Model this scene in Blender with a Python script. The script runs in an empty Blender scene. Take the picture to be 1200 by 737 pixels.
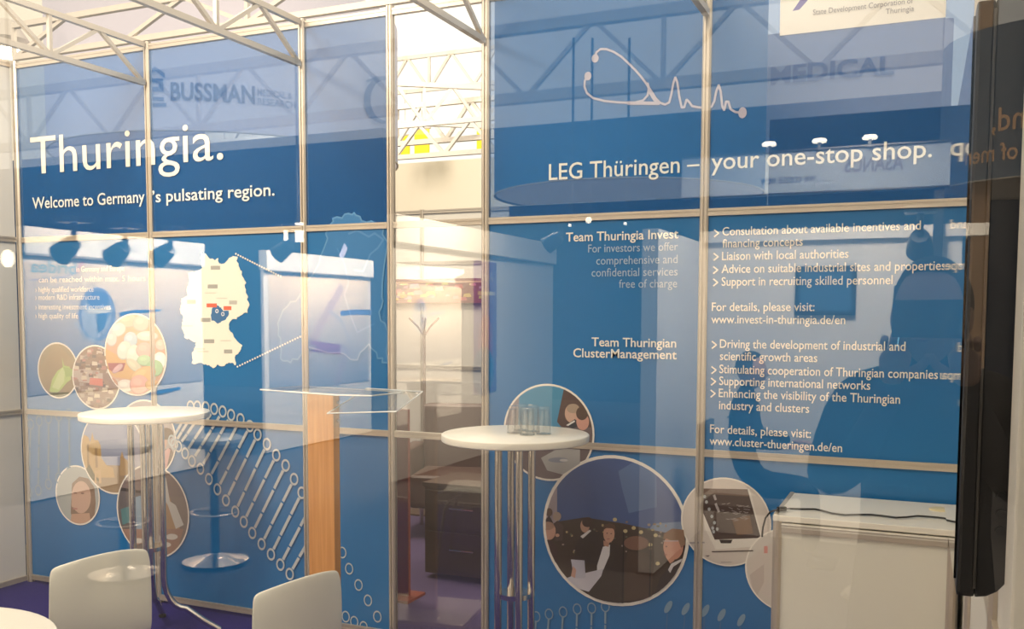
import bpy, bmesh, math, random
from mathutils import Vector, Matrix
random.seed(7)
S = bpy.context.scene
COL = S.collection
PI = math.pi

# ------------------------------------------------------------------ camera, world, lights, exposure
CAM = dict(loc=(1.8652, -3.9516, 1.5946), yaw=-0.4134, pitch=-0.0691, roll=0.0032, f=1111.8, ppy=446.05)
cd = bpy.data.cameras.new('camera'); cam = bpy.data.objects.new('camera', cd); COL.objects.link(cam)
_y, _p, _r = CAM['yaw'], CAM['pitch'], CAM['roll']
FW = Vector((math.sin(_y)*math.cos(_p), math.cos(_y)*math.cos(_p), math.sin(_p)))
_R = Vector((math.cos(_y), -math.sin(_y), 0)); _U = _R.cross(FW)
RT = _R*math.cos(_r)+_U*math.sin(_r); UP = -_R*math.sin(_r)+_U*math.cos(_r)
m = Matrix((RT, UP, -FW)).transposed().to_4x4(); m.translation = Vector(CAM['loc'])
cam.matrix_world = m
cd.sensor_width = 36; cd.lens = CAM['f']/1200*36; cd.shift_y = (CAM['ppy']-368.5)/1200
cd.clip_start = 0.02; cd.clip_end = 200
S.camera = cam
S.view_settings.view_transform = 'Standard'; S.view_settings.look = 'None'
S.view_settings.exposure = 0.5; S.view_settings.gamma = 1; S.view_settings.use_curve_mapping = False
w = bpy.data.worlds.new('hall_daylight'); S.world = w; w.use_nodes = True
w.node_tree.nodes['Background'].inputs[0].default_value = (1.0, 0.92, 0.79, 1)
w.node_tree.nodes['Background'].inputs[1].default_value = 1.05
S.cycles.max_bounces = 12; S.cycles.transparent_max_bounces = 24; S.cycles.glossy_bounces = 6
S.cycles.caustics_reflective = False; S.cycles.caustics_refractive = False

def area(name, loc, target, size, power, col=(1, .86, .68), sy=None, spread=None):
    l = bpy.data.lights.new(name, 'AREA'); l.energy = power; l.color = col; l.size = size
    if sy: l.shape = 'RECTANGLE'; l.size_y = sy
    if spread: l.spread = spread
    o = bpy.data.objects.new(name, l); COL.objects.link(o); o.location = loc
    o.rotation_euler = (Vector(target)-Vector(loc)).to_track_quat('-Z', 'Y').to_euler()
    return o
area('booth_fill', (-1.6, -2.3, 3.6), (-2.8, -.6, 1.3), .5, 45)  # unseen fill, turned to the left wall to brighten it
area('booth_fill', (0.9, -2.3, 3.6), (1.0, 0, 1.0), .5, 12)
area('stand_lamp', (-3.6, -9.0, 3.1), (-5.08, -8.8, 1.7), .5, 330)
area('stand_lamp', (-3.6, -12.0, 3.1), (-5.08, -12.0, 1.6), .5, 380)
area('stand_lamp', (-1.7, -10.6, 3.0), (-2.78, -10.9, 1.6), .4, 140)
area('stand_lamp', (1.4, -7.6, 2.9), (1.2, -9.0, 1.2), .5, 110)
area('hall_fill', (-9.0, 8.0, 9.5), (-10.5, 18.0, 5.0), 5.0, 1100)  # added fill that brightens the cream hall wall, no visible source
area('booth_fill', (-1.9, -1.7, 3.3), (-3.0, -.9, 1.3), .4, 16)  # extra fill added only to lift the left side wall
area('hall_fill', (-2.0, 1.2, 4.6), (-2.0, 3.0, 1.2), 1.0, 70)

def at(px, py, x=None, y=None, z=None, d=None):
    """point of the room seen at a place in the photo, on a plane x=, y= or z="""
    r = FW + RT*((px-600)/CAM['f']) + UP*((CAM['ppy']-py)/CAM['f'])
    c = Vector(CAM['loc'])
    t = (x-c.x)/r.x if x is not None else (y-c.y)/r.y if y is not None else (z-c.z)/r.z if z is not None else d
    return c + r*t
def wp(px, py):
    v = at(px, py, y=0); return (v.x, v.z)

# ------------------------------------------------------------------ materials
def mat(name, col, rough=.5, metal=0, var=.04, scale=6, bump=0, bscale=80, coat=0, spec=None, emit=None):
    M = bpy.data.materials.new(name); M.use_nodes = True; nt = M.node_tree; b = nt.nodes['Principled BSDF']
    b.inputs['Roughness'].default_value = rough; b.inputs['Metallic'].default_value = metal
    if coat: b.inputs['Coat Weight'].default_value = coat
    if spec is not None: b.inputs['Specular IOR Level'].default_value = spec
    tc = nt.nodes.new('ShaderNodeTexCoord'); n = nt.nodes.new('ShaderNodeTexNoise'); n.inputs['Scale'].default_value = scale
    nt.links.new(tc.outputs['Object'], n.inputs['Vector'])
    mx = nt.nodes.new('ShaderNodeMix'); mx.data_type = 'RGBA'
    mx.inputs[6].default_value = tuple(max(0, c*(1-var)) for c in col)+(1,)
    mx.inputs[7].default_value = tuple(min(1, c*(1+var)) for c in col)+(1,)
    nt.links.new(n.outputs['Fac'], mx.inputs[0]); nt.links.new(mx.outputs[2], b.inputs['Base Color'])
    if bump:
        n2 = nt.nodes.new('ShaderNodeTexNoise'); n2.inputs['Scale'].default_value = bscale
        nt.links.new(tc.outputs['Object'], n2.inputs['Vector'])
        bp = nt.nodes.new('ShaderNodeBump'); bp.inputs['Strength'].default_value = bump
        nt.links.new(n2.outputs['Fac'], bp.inputs['Height']); nt.links.new(bp.outputs[0], b.inputs['Normal'])
    if emit:
        b.inputs['Emission Color'].default_value = col+(1,); b.inputs['Emission Strength'].default_value = emit
    return M
def clear(name, ior, tint=(1, 1, 1), rough=0.0):
    M = bpy.data.materials.new(name); M.use_nodes = True; nt = M.node_tree; nt.nodes.clear()
    o = nt.nodes.new('ShaderNodeOutputMaterial'); mx = nt.nodes.new('ShaderNodeMixShader')
    f = nt.nodes.new('ShaderNodeFresnel'); f.inputs['IOR'].default_value = ior
    t = nt.nodes.new('ShaderNodeBsdfTransparent'); t.inputs[0].default_value = tint+(1,)
    g = nt.nodes.new('ShaderNodeBsdfGlossy'); g.inputs['Roughness'].default_value = rough
    # the same facing-angle law on both faces of the pane
    ge = nt.nodes.new('ShaderNodeNewGeometry'); fl = nt.nodes.new('ShaderNodeVectorMath'); fl.operation = 'SCALE'
    ma = nt.nodes.new('ShaderNodeMath'); ma.operation = 'MULTIPLY_ADD'; ma.inputs[1].default_value = 0; ma.inputs[2].default_value = 1
    lw = nt.nodes.new('ShaderNodeVectorMath'); lw.operation = 'DOT_PRODUCT'
    nt.links.new(ge.outputs['Incoming'], lw.inputs[0]); nt.links.new(ge.outputs['Normal'], lw.inputs[1])
    ab = nt.nodes.new('ShaderNodeMath'); ab.operation = 'ABSOLUTE'; nt.links.new(lw.outputs['Value'], ab.inputs[0])
    om = nt.nodes.new('ShaderNodeMath'); om.operation = 'SUBTRACT'; om.inputs[0].default_value = 1; nt.links.new(ab.outputs[0], om.inputs[1])
    pw = nt.nodes.new('ShaderNodeMath'); pw.operation = 'POWER'; pw.inputs[1].default_value = 5; nt.links.new(om.outputs[0], pw.inputs[0])
    f0 = ((ior-1)/(ior+1))**2
    sc = nt.nodes.new('ShaderNodeMath'); sc.operation = 'MULTIPLY_ADD'; sc.inputs[1].default_value = 1-f0; sc.inputs[2].default_value = f0
    nt.links.new(pw.outputs[0], sc.inputs[0])
    for n in (f, ma, fl): nt.nodes.remove(n)
    nt.links.new(sc.outputs[0], mx.inputs[0]); nt.links.new(t.outputs[0], mx.inputs[1]); nt.links.new(g.outputs[0], mx.inputs[2])
    nt.links.new(mx.outputs[0], o.inputs[0]); return M
ALU = mat('aluminium', (.60, .52, .42), .38, .55)
ALUD = mat('aluminium_truss', (.62, .55, .46), .45, .5)
HALLT = mat('hall_truss_paint', (.66, .61, .54), .6, .1)
BLUE = mat('blue_print_panel', (.014, .160, .40), .32, var=.06, scale=.8)
BLUEM = mat('blue_foil_panel', (.018, .125, .36), .4, var=.05, scale=.7)
WHITE = mat('white_panel', (.74, .69, .60), .45, var=.02)
PLASTIC = mat('white_plastic', (.80, .76, .64), .3, var=.015)
TOP = mat('white_laminate', (.86, .80, .68), .28, var=.015)
CHROME = mat('chrome', (.72, .66, .60), .14, 1.0, var=.02)
WOOD = bpy.data.materials.new('beech_wood')
WOOD.use_nodes = True
_n = WOOD.node_tree; _b = _n.nodes['Principled BSDF']; _b.inputs['Roughness'].default_value = .42
_t = _n.nodes.new('ShaderNodeTexCoord'); _mp = _n.nodes.new('ShaderNodeMapping'); _mp.inputs['Scale'].default_value = (30, 30, 1.2)
_w = _n.nodes.new('ShaderNodeTexNoise'); _w.inputs['Scale'].default_value = 2; _w.inputs['Detail'].default_value = 6
_c = _n.nodes.new('ShaderNodeValToRGB'); _c.color_ramp.elements[0].position = .3; _c.color_ramp.elements[1].position = .7
_c.color_ramp.elements[0].color = (.52, .22, .055, 1); _c.color_ramp.elements[1].color = (.66, .31, .095, 1)
_n.links.new(_t.outputs['Object'], _mp.inputs[0]); _n.links.new(_mp.outputs[0], _w.inputs['Vector'])
_n.links.new(_w.outputs['Fac'], _c.inputs[0]); _n.links.new(_c.outputs[0], _b.inputs['Base Color'])
REDWOOD = mat('red_brown_board', (.26, .05, .03), .4)
DARKWOOD = mat('dark_brown_wood', (.10, .055, .035), .5, bump=.1)
CARPET = mat('navy_carpet', (.028, .022, .15), .95, var=.25, scale=60, bump=.5, bscale=400, spec=.1)
VIOLET = mat('violet_carpet', (.11, .08, .16), .95, var=.2, scale=60, spec=.1)
GREYFL = mat('grey_hall_carpet', (.10, .09, .085), .9, var=.2, scale=20, spec=.15)
BLACK = mat('black_plastic', (.010, .009, .009), .35)
SCREEN = mat('black_screen_glass', (.006, .006, .007), .03, coat=1)
ACRYL = clear('clear_acrylic', 1.75, (.93, .95, .95))
GLASS = clear('window_glass', 1.70, (.985, .985, .98))
TGLASS = clear('drinking_glass', 1.75, (.99, .988, .98), .02)
PINK = mat('pale_violet_laminate', (.50, .42, .46), .5)
CREAM = mat('cream_hall_wall', (.80, .74, .62), .7, var=.03, scale=.5)
CLOTH = mat('navy_backdrop', (.012, .028, .06), .95, spec=.05)
SUIT = mat('black_jacket_cloth', (.012, .012, .014), .9, bump=.2, spec=.1)
SKIN = mat('skin', (.46, .27, .19), .55)
HAIR = mat('dark_hair', (.02, .014, .01), .8, bump=.4)
EYE = mat('eye', (.06, .05, .05), .2); LIPS = mat('lips', (.35, .12, .10))
# film panels of the top row: the print is on a thin see-through foil
def foil(name, col, tint, fac):
    M = bpy.data.materials.new(name); M.use_nodes = True; nt = M.node_tree; b = nt.nodes['Principled BSDF']
    b.inputs['Base Color'].default_value = col+(1,); b.inputs['Roughness'].default_value = .3
    n = nt.nodes.new('ShaderNodeTexNoise'); n.inputs['Scale'].default_value = .9
    tc = nt.nodes.new('ShaderNodeTexCoord'); nt.links.new(tc.outputs['Object'], n.inputs['Vector'])
    r = nt.nodes.new('ShaderNodeMapRange'); r.inputs['To Min'].default_value = fac-.02; r.inputs['To Max'].default_value = fac+.02
    nt.links.new(n.outputs['Fac'], r.inputs['Value'])
    t = nt.nodes.new('ShaderNodeBsdfTransparent'); t.inputs[0].default_value = tint+(1,)
    mx = nt.nodes.new('ShaderNodeMixShader'); o = nt.nodes['Material Output']
    nt.links.new(r.outputs[0], mx.inputs[0]); nt.links.new(b.outputs[0], mx.inputs[1]); nt.links.new(t.outputs[0], mx.inputs[2])
    nt.links.new(mx.outputs[0], o.inputs[0]); return M
FOIL = foil('blue_foil', (.014, .160, .44), (.80, .87, .96), .62)
# one material for flat prints: colour stored per piece
PRINT = bpy.data.materials.new('flat_print'); PRINT.use_nodes = True
_n = PRINT.node_tree; _b = _n.nodes['Principled BSDF']; _b.inputs['Roughness'].default_value = .4
_a = _n.nodes.new('ShaderNodeVertexColor'); _a.layer_name = 'Col'
_n.links.new(_a.outputs[0], _b.inputs['Base Color'])

# ------------------------------------------------------------------ mesh helpers
def link(name, me, parent=None, mt=None):
    o = bpy.data.objects.new(name, me); COL.objects.link(o)
    if parent is not None: o.parent = parent
    if mt is not None and me is not None and hasattr(me, 'materials') and not me.materials: me.materials.append(mt)
    return o
def tag(o, label=None, cat=None, group=None, kind=None):
    if label: o['label'] = label
    if cat: o['category'] = cat
    if group: o['group'] = group
    if kind: o['kind'] = kind
    return o
def empty(name, loc=(0, 0, 0), rz=0):
    o = bpy.data.objects.new(name, None); COL.objects.link(o); o.location = loc; o.rotation_euler = (0, 0, rz)
    o.empty_display_size = .1; return o
class MB:
    def __init__(s): s.v = []; s.f = []; s.sm = []
    def add(s, v, f, smooth=False):
        n = len(s.v); s.v += [tuple(p) for p in v]; s.f += [tuple(i+n for i in q) for q in f]; s.sm += [smooth]*len(f); return s
    def box(s, a, b):
        (x0, y0, z0), (x1, y1, z1) = a, b
        return s.add([(x0,y0,z0),(x1,y0,z0),(x1,y1,z0),(x0,y1,z0),(x0,y0,z1),(x1,y0,z1),(x1,y1,z1),(x0,y1,z1)],
              [(0,3,2,1),(4,5,6,7),(0,1,5,4),(1,2,6,5),(2,3,7,6),(3,0,4,7)])
    def bar(s, a, b, wd, hd=None, up=(0, 0, 1)):
        a, b = Vector(a), Vector(b); d = (b-a).normalized(); u = Vector(up)
        if abs(d.dot(u)) > .98: u = Vector((0, 1, 0))
        r = d.cross(u).normalized()*wd/2; u = r.cross(d).normalized()*(hd or wd)/2
        v = [p+i*r+j*u for p in (a, b) for i, j in ((-1,-1),(1,-1),(1,1),(-1,1))]
        return s.add(v, [(0,1,2,3),(7,6,5,4),(0,4,5,1),(1,5,6,2),(2,6,7,3),(3,7,4,0)])
    def tube(s, pts, r, n=10, closed=False):
        pts = [Vector(p) for p in pts]; rs = r if isinstance(r, (list, tuple)) else [r]*len(pts)
        v = []; f = []; nrm = None
        for i, p in enumerate(pts):
            if closed: d = (pts[(i+1) % len(pts)]-pts[i-1]).normalized()
            else: d = (pts[min(i+1, len(pts)-1)]-pts[max(i-1, 0)]).normalized()
            if nrm is None: nrm = d.orthogonal().normalized()
            nrm = (nrm-d*nrm.dot(d)).normalized(); b = d.cross(nrm)
            v += [p+(nrm*math.cos(2*PI*k/n)+b*math.sin(2*PI*k/n))*rs[i] for k in range(n)]
        m_ = len(pts)
        for i in range(m_ if closed else m_-1):
            for k in range(n):
                j = (i+1) % m_; f.append((i*n+k, i*n+(k+1) % n, j*n+(k+1) % n, j*n+k))
        if not closed: f += [tuple(range(n-1, -1, -1)), tuple((m_-1)*n+k for k in range(n))]
        return s.add(v, f, True)
    def lathe(s, prof, c=(0, 0, 0), n=40):
        v = []; f = []
        for r, z in prof: v += [(c[0]+r*math.cos(2*PI*k/n), c[1]+r*math.sin(2*PI*k/n), c[2]+z) for k in range(n)]
        for i in range(len(prof)-1):
            for k in range(n): f.append((i*n+k, i*n+(k+1) % n, (i+1)*n+(k+1) % n, (i+1)*n+k))
        if prof[0][0] > 1e-4: f.append(tuple(range(n-1, -1, -1)))
        if prof[-1][0] > 1e-4: f.append(tuple((len(prof)-1)*n+k for k in range(n)))
        return s.add(v, f, True)
    def prism(s, pts, a, b, ax='y'):
        """outline pts in the plane across axis ax, from a to b"""
        n = len(pts)
        mk = {'y': lambda p, t: (p[0], t, p[1]), 'x': lambda p, t: (t, p[0], p[1]), 'z': lambda p, t: (p[0], p[1], t)}[ax]
        return s.add([mk(p, a) for p in pts]+[mk(p, b) for p in pts],
            [tuple(range(n)), tuple(range(2*n-1, n-1, -1))]+[(i, i+n, (i+1) % n+n, (i+1) % n) for i in range(n)])
    def build(s, name, mt, parent=None, bevel=0, seg=2, auto=True):
        me = bpy.data.meshes.new(name); me.from_pydata(s.v, [], s.f)
        for p, q in zip(me.polygons, s.sm): p.use_smooth = q
        bm = bmesh.new(); bm.from_mesh(me)
        bmesh.ops.recalc_face_normals(bm, faces=bm.faces)
        if bevel:
            bmesh.ops.bevel(bm, geom=[e for e in bm.edges if len(e.link_faces) == 2 and e.calc_face_angle(0) > .5], offset=bevel, segments=seg, affect='EDGES', profile=.6)
        bm.to_mesh(me); bm.free()
        if auto and any(s.sm):
            me.set_sharp_from_angle(angle=.7)
        return link(name, me, parent, mt)
_font = {}
def text2d(s, bold=0):
    """letters as 2D triangles, x from 0, cap height 1"""
    cu = bpy.data.curves.new('t', 'FONT'); cu.body = s; cu.resolution_u = 3; cu.offset = bold
    o = bpy.data.objects.new('t', cu); COL.objects.link(o)
    dg = bpy.context.evaluated_depsgraph_get(); me = bpy.data.meshes.new_from_object(o.evaluated_get(dg))
    v = [(p.co.x, p.co.y) for p in me.vertices]; f = [tuple(p.vertices) for p in me.polygons]
    bpy.data.objects.remove(o); bpy.data.curves.remove(cu); bpy.data.meshes.remove(me)
    if 'cap' not in _font:
        _font['cap'] = .7
        _, vh, _f = text2d('H'); _font['cap'] = .7*max(y for _x, y in vh)
    x0 = min(p[0] for p in v); x1 = max(p[0] for p in v); k = 1/_font['cap']
    return (x1-x0)*k, [((x-x0)*k, y*k) for x, y in v], f
def letter(s, mapf, width, cap, col, parent, bold=0, name='lettering', rough=None):
    """flat lettering; mapf maps metres along and up to a point"""
    w0, v, f = text2d(s, bold); sx = width/w0
    me = bpy.data.meshes.new(name); me.from_pydata([mapf(x*sx, y*cap) for x, y in v], [], f)
    return colour_mesh(link(name, me, parent, PRINT), col)
def colour_mesh(o, col):
    me = o.data; ca = me.color_attributes.new('Col', 'BYTE_COLOR', 'CORNER')
    cols = [x for p in me.polygons for _ in p.loop_indices for x in col+(1,)]
    ca.data.foreach_set('color', cols); return o
def clip(poly, circ):
    cx, cz, r = circ; out = poly; n = 40
    for i in range(n):
        a = 2*PI*i/n; nx, nz = math.cos(a), math.sin(a); inp = out; out = []
        if not inp: break
        rr = r*math.cos(PI/n)
        dist = lambda p: (p[0]-cx)*nx+(p[1]-cz)*nz-rr
        for j, q in enumerate(inp):
            p = inp[j-1]; dp, dq = dist(p), dist(q)
            if (dp > 0) != (dq > 0):
                t = dp/(dp-dq); out.append((p[0]+(q[0]-p[0])*t, p[1]+(q[1]-p[1])*t))
            if dq <= 0: out.append(q)
    return out
class Flat:
    """flat print on the wall face: layered coloured pieces"""
    def __init__(s, base=0, mapf=None, g=wp): s.v = []; s.f = []; s.c = []; s.k = base; s.g = g; s.map = mapf or (lambda x, z, k: (x, -.0062-.00025*k, z))
    def raw(s, pts, col, up=True):
        n = len(s.v); s.v += [s.map(x, z, s.k) for x, z in pts]; s.f.append(tuple(range(n, n+len(pts)))); s.c.append(col)
        if up: s.k += .25
    def poly(s, px, col, circ=None):
        p = [s.g(*q) for q in px]
        if circ: p = clip(p, circ)
        if len(p) > 2: s.raw(p, col)
    def disc(s, c, rx, rz, col, circ=None, n=28, rot=0):
        p = [(c[0]+rx*math.cos(t)*math.cos(rot)-rz*math.sin(t)*math.sin(rot), c[1]+rx*math.cos(t)*math.sin(rot)+rz*math.sin(t)*math.cos(rot)) for t in [2*PI*i/n for i in range(n)]]
        if circ: p = clip(p, circ)
        if len(p) > 2: s.raw(p, col)
    def ell(s, px, py, rx, ry, col, circ=None, rot=0):
        n = 20; p = []
        for i in range(n):
            t = 2*PI*i/n; p.append((px+rx*math.cos(t)*math.cos(rot)-ry*math.sin(t)*math.sin(rot), py+rx*math.cos(t)*math.sin(rot)+ry*math.sin(t)*math.cos(rot)))
        s.poly(p, col, circ)
    def ring(s, c, r0, r1, col, n=48, sx=1):
        for i in range(n):
            a, b = 2*PI*i/n, 2*PI*(i+1)/n
            s.raw([(c[0]+r*math.cos(t)*sx, c[1]+r*math.sin(t)) for r, t in ((r0,a),(r1,a),(r1,b),(r0,b))], col, False)
        s.k += .25
    def line(s, pts, wd, col, closed=False):
        q = [s.g(*p) for p in pts]
        if closed: q.append(q[0])
        for i in range(len(q)-1):
            (x0, z0), (x1, z1) = q[i], q[i+1]; l = math.hypot(x1-x0, z1-z0) or 1; nx, nz = -(z1-z0)/l*wd/2, (x1-x0)/l*wd/2
            ex, ez = (x1-x0)/l*wd*.2, (z1-z0)/l*wd*.2
            s.raw([(x0-ex+nx, z0-ez+nz), (x1+ex+nx, z1+ez+nz), (x1+ex-nx, z1+ez-nz), (x0-ex-nx, z0-ez-nz)], col, False); s.k += .01
        s.k += .25
    def build(s, name, parent, mt=None):
        me = bpy.data.meshes.new(name); me.from_pydata(s.v, [], s.f); ca = me.color_attributes.new('Col', 'BYTE_COLOR', 'CORNER')
        ca.data.foreach_set('color', [x for p, c in zip(me.polygons, s.c) for _ in p.loop_indices for x in c+(1,)])
        return link(name, me, parent, mt or PRINT)
CW = (.88, .84, .74)   # off-white lettering

# ------------------------------------------------------------------ the setting: floors
def struct(name, mb, mt, **k):
    return tag(mb.build(name, mt, **k), kind='structure')
struct('floor', MB().box((-30, -22, -.12), (20, 21, -.02)), GREYFL)
struct('floor_carpet', MB().box((-3.05, -3.05, -.02), (2.05, .05, 0)), CARPET)
struct('floor_carpet', MB().box((-3.05, .05, -.02), (2.05, 3.0, 0)), VIOLET)

# ------------------------------------------------------------------ panel walls of the booth
def profile(r=.017):
    p = []
    for i in range(8):
        a = PI/8+i*PI/4; p.append((r/math.cos(PI/8)*math.cos(a), r/math.cos(PI/8)*math.sin(a)))
    return p
def post_mesh(h):
    me = MB(); o = []
    g = .0035; r = .018     # eight-sided tube with a groove on each main face
    pts = []
    for i in range(4):
        a = i*PI/2
        for (u, v) in ((-.011, r), (-g, r), (-g, r-.006), (g, r-.006), (g, r), (.011, r)):
            pts.append((u*math.cos(a)+v*math.sin(a), -u*math.sin(a)+v*math.cos(a)))
    me.prism(pts, 0, h, 'z')
    ob = me.build('post', ALU); d = ob.data; bpy.data.objects.remove(ob); return d
POST = post_mesh(3.04)
_rails = {}
def rail_mesh(L, key='x'):
    if (L, key) not in _rails:
        b = MB()
        y, h = .013, .015
        pts = [(-y, -h), (-y, -.004), (-y+.003, -.004), (-y+.003, .004), (-y, .004), (-y, h), (y, h), (y, -h)]
        b.prism(pts, 0, L, 'x')
        o = b.build('rail', ALU); _rails[(L, key)] = o.data; bpy.data.objects.remove(o)
    return _rails[(L, key)]
LV = [(.03, 1.02), (1.02, 2.02), (2.02, 3.012)]
def panel_wall(name, origin, rz, stops, mats, skip_posts=(), post=None, LV=LV):
    root = empty(name, origin, rz); tag(root, kind='structure')
    for s in stops:
        if s in skip_posts: continue
        o = link('post', post or POST, root); o.location = (s, 0, 0)
    for i in range(len(stops)-1):
        a, b = stops[i]+.017, stops[i+1]-.017
        for z in (.03,)+tuple(l[1] for l in LV):
            o = link('rail', rail_mesh(round(b-a, 3)), root); o.location = (a, 0, z)
        for j, (z0, z1) in enumerate(LV):
            mt = mats[i][j]
            if mt is None: continue
            nm = 'glass_pane' if mt is GLASS else 'panel'
            MB().box((a, -.003, z0+.014), (b, .003, z1-.014)).build(nm, mt, root)
    return root
B3 = (BLUE, BLUE, FOIL)
wall_back = panel_wall('wall_back', (0, 0, 0), 0, [-3, -2, -1, -.5, 0, 1, 2],
        [B3, B3, B3, (GLASS, GLASS, None), B3, B3])
panel_wall('wall_left', (-3, -3, 0), PI/2, [0, 1, 2, 2.98], [(WHITE, WHITE, WHITE)]*3, skip_posts=(2.98, 0))
panel_wall('wall_right', (2, -3, 0), PI/2, [0, 1, 2, 2.98], [(WHITE, WHITE, WHITE)]*3, skip_posts=(2.98, 0))

# the glazed front the photograph is taken through
wf = empty('window_1', (0, -3, 0)); tag(wf, kind='structure')
for x in (-3, -.3, 2): link('post', POST, wf).location = (x, 0, 0)
for a, b in ((-2.983, -.317), (-.283, 1.983)):
    for z in (.03, 3.012): link('rail', rail_mesh(round(b-a, 3)), wf).location = (a, 0, z)
    MB().box((a, -.004, .045), (b, .004, 2.998)).build('glass_pane', GLASS, wf)

# ------------------------------------------------------------------ prints on the back wall
wb = wall_back
def wline(s, x0, y0, x1, y1, cap_px, col=CW, bold=0, y=-.0085):
    (a, z0), (b, z1) = wp(x0, y0), wp(x1, y1); z = (z0+z1)/2
    cap = abs(wp(x0, y0-cap_px)[1]-z0)
    return letter(s, lambda u, v: (a+u, y, z+v), b-a, cap, col, wb, bold)
wline('Thuringia.', 38, 203, 263, 188.5, 43, bold=0)
wline('Welcome to Germany', 39.5, 244.5, 171, 237.5, 13, bold=.01)
wline('’s pulsating region.', 180, 237, 323, 229.5, 13.5, bold=.01)
wline('LEG Thüringen –', 644, 210, 820, 202.5, 18.5, bold=.006)
wline('your one-stop shop.', 834, 199.5, 1092, 184, 19.5, bold=.006)
MEDB = (.42, .52, .64)
for t in [('Team Thuringia Invest', 664, 283, 795.5, 279.5, 10.2, CW, .012),
          ('For investors we offer', 690, 296, 795, 293.5, 9.3, MEDB, 0), ('comprehensive and', 699.5, 310.5, 794.5, 308, 9.5, MEDB, 0),
          ('confidential services', 694, 324, 794.5, 323, 9.5, MEDB, 0), ('free of charge', 726, 337.5, 794, 336.5, 9.5, MEDB, 0),
          ('Team Thuringian', 694, 405.5, 793, 407, 10, CW, .012), ('ClusterManagement', 672.5, 418, 793.5, 421, 10, CW, .012),
          ('Consultation about available incentives and', 847, 275.8, 1079, 269.5, 9.6), ('financing concepts', 847, 290.5, 941, 287.5, 9.6),
          ('Liaison with local authorities', 846.5, 304.8, 994.5, 302.3, 9.8), ('Advice on suitable industrial sites and properties', 846, 320.3, 1108, 316, 9.8),
          ('Support in recruiting skilled personnel', 846, 335, 1046, 332.8, 9.8), ('For details, please visit:', 834.6, 364.4, 954.7, 364.2, 9.6),
          ('www.invest-in-thuringia.de/en', 834, 379.2, 990.7, 379.2, 9.6), ('Driving the development of industrial and', 844, 408, 1061, 410.3, 9.8),
          ('scientific growth areas', 844, 422, 958, 423.8, 9.8), ('Stimulating cooperation of Thuringian companies', 843.4, 437.8, 1099, 443, 9.8),
          ('Supporting international networks', 843.2, 451.5, 1020, 455.8, 9.8), ('Enhancing the visibility of the Thuringian', 842.7, 465.7, 1054.8, 472, 9.8),
          ('industry and clusters', 843, 479.6, 948.5, 483, 9.8), ('For details, please visit:', 832.5, 507.5, 950.5, 512, 9.6),
          ('www.cluster-thueringen.de/en', 832, 521.5, 987, 528.5, 9.4)]:
    wline(t[0], t[1], t[2], t[3], t[4], t[5], t[6] if len(t) > 6 else CW, t[7] if len(t) > 7 else .007)
chev = Flat(5)
for x, y in ((840, 273.5), (839.5, 301), (839, 316.5), (839, 331), (837.5, 404), (837, 433.5), (836.5, 447), (836, 461)):
    chev.line([(x-2.5, y-4), (x+2.5, y), (x-2.5, y+4)], .006, CW)
chev.build('chevrons', wb)
LT = (.78, .78, .74)
for s, x0, y0, x1, y1 in (('in Germany and Europe', 91, 319, 147, 317), ('can be reached within max. 5 hours', 47, 331.5, 172, 328.5), ('› highly qualified workforce', 43, 343.5, 111, 340.5),
        ('› modern R&D infrastructure', 43, 352.5, 118, 350), ('› interesting investment incentives', 43, 364, 131, 361), ('› high quality of life', 43, 374.5, 93, 371.5)):
    wline(s, x0, y0, x1, y1, 6.2, LT)
# sign of the corporation at the top right
sg = Flat(4)
x0, z0 = wp(914, 42.5); x1, z1 = wp(1108, 24)
sg.raw([(x0, z0), (x1, z0), (x1, 2.995), (x0, 2.995)], (.86, .83, .76))
sg.poly([(929, 13.5), (937, 12), (960, -14), (948, -14)], (.17, .15, .42))
sg.poly([(960, -3), (1088, -16), (1088, -22), (960, -9)], (.17, .15, .42))
sg.build('sign_board', wb)
wline('State Development Corporation of', 953, 17.5, 1070, 5.5, 6.2, (.33, .31, .33), y=-.0105)
wline('Thuringia', 1038, 17, 1071, 14, 6.2, (.33, .31, .33), y=-.0105)

# map of the country with the region
ger = [(155,110),(170,124),(185,120),(205,145),(228,152),(245,140),(250,165),(262,172),(285,160),(300,142),(320,130),(345,135),(342,160),(355,190),(366,205),(370,235),(385,260),(382,290),(395,330),(392,352),(405,380),(395,420),(372,425),(350,440),(330,450),(305,465),(300,500),(322,528),(340,560),(370,585),(362,604),(350,620),(330,645),(335,685),(318,672),(300,670),(282,682),(260,690),(240,683),(220,700),(200,683),(180,680),(165,676),(150,670),(130,680),(110,675),(114,650),(112,620),(126,596),(135,570),(104,556),(75,545),(70,520),(60,490),(68,460),(65,430),(50,400),(60,372),(58,345),(90,330),(84,300),(95,280),(98,250),(95,215),(120,212),(140,205),(165,190),(160,150)]
def jag(pts, a, n=3):
    out = []
    for i, p in enumerate(pts):
        q = pts[(i+1) % len(pts)]
        for k in range(n):
            t = k/n; out.append((p[0]+(q[0]-p[0])*t+random.uniform(-a, a)*(k > 0), p[1]+(q[1]-p[1])*t+random.uniform(-a, a)*(k > 0)))
    return out
gp = [(x/4.338+200, y/4.338+270) for x, y in jag(ger, 5)]
mp = Flat(1); mp.poly(gp, (.90, .86, .74))
th = [(215,395),(240,380),(262,392),(272,410),(300,408),(300,425),(285,452),(262,462),(245,475),(230,462),(212,458),(208,430)]
mp.poly([(x/4.338+200, y/4.338+270) for x, y in jag(th, 3)], (.06, .17, .36))
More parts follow.
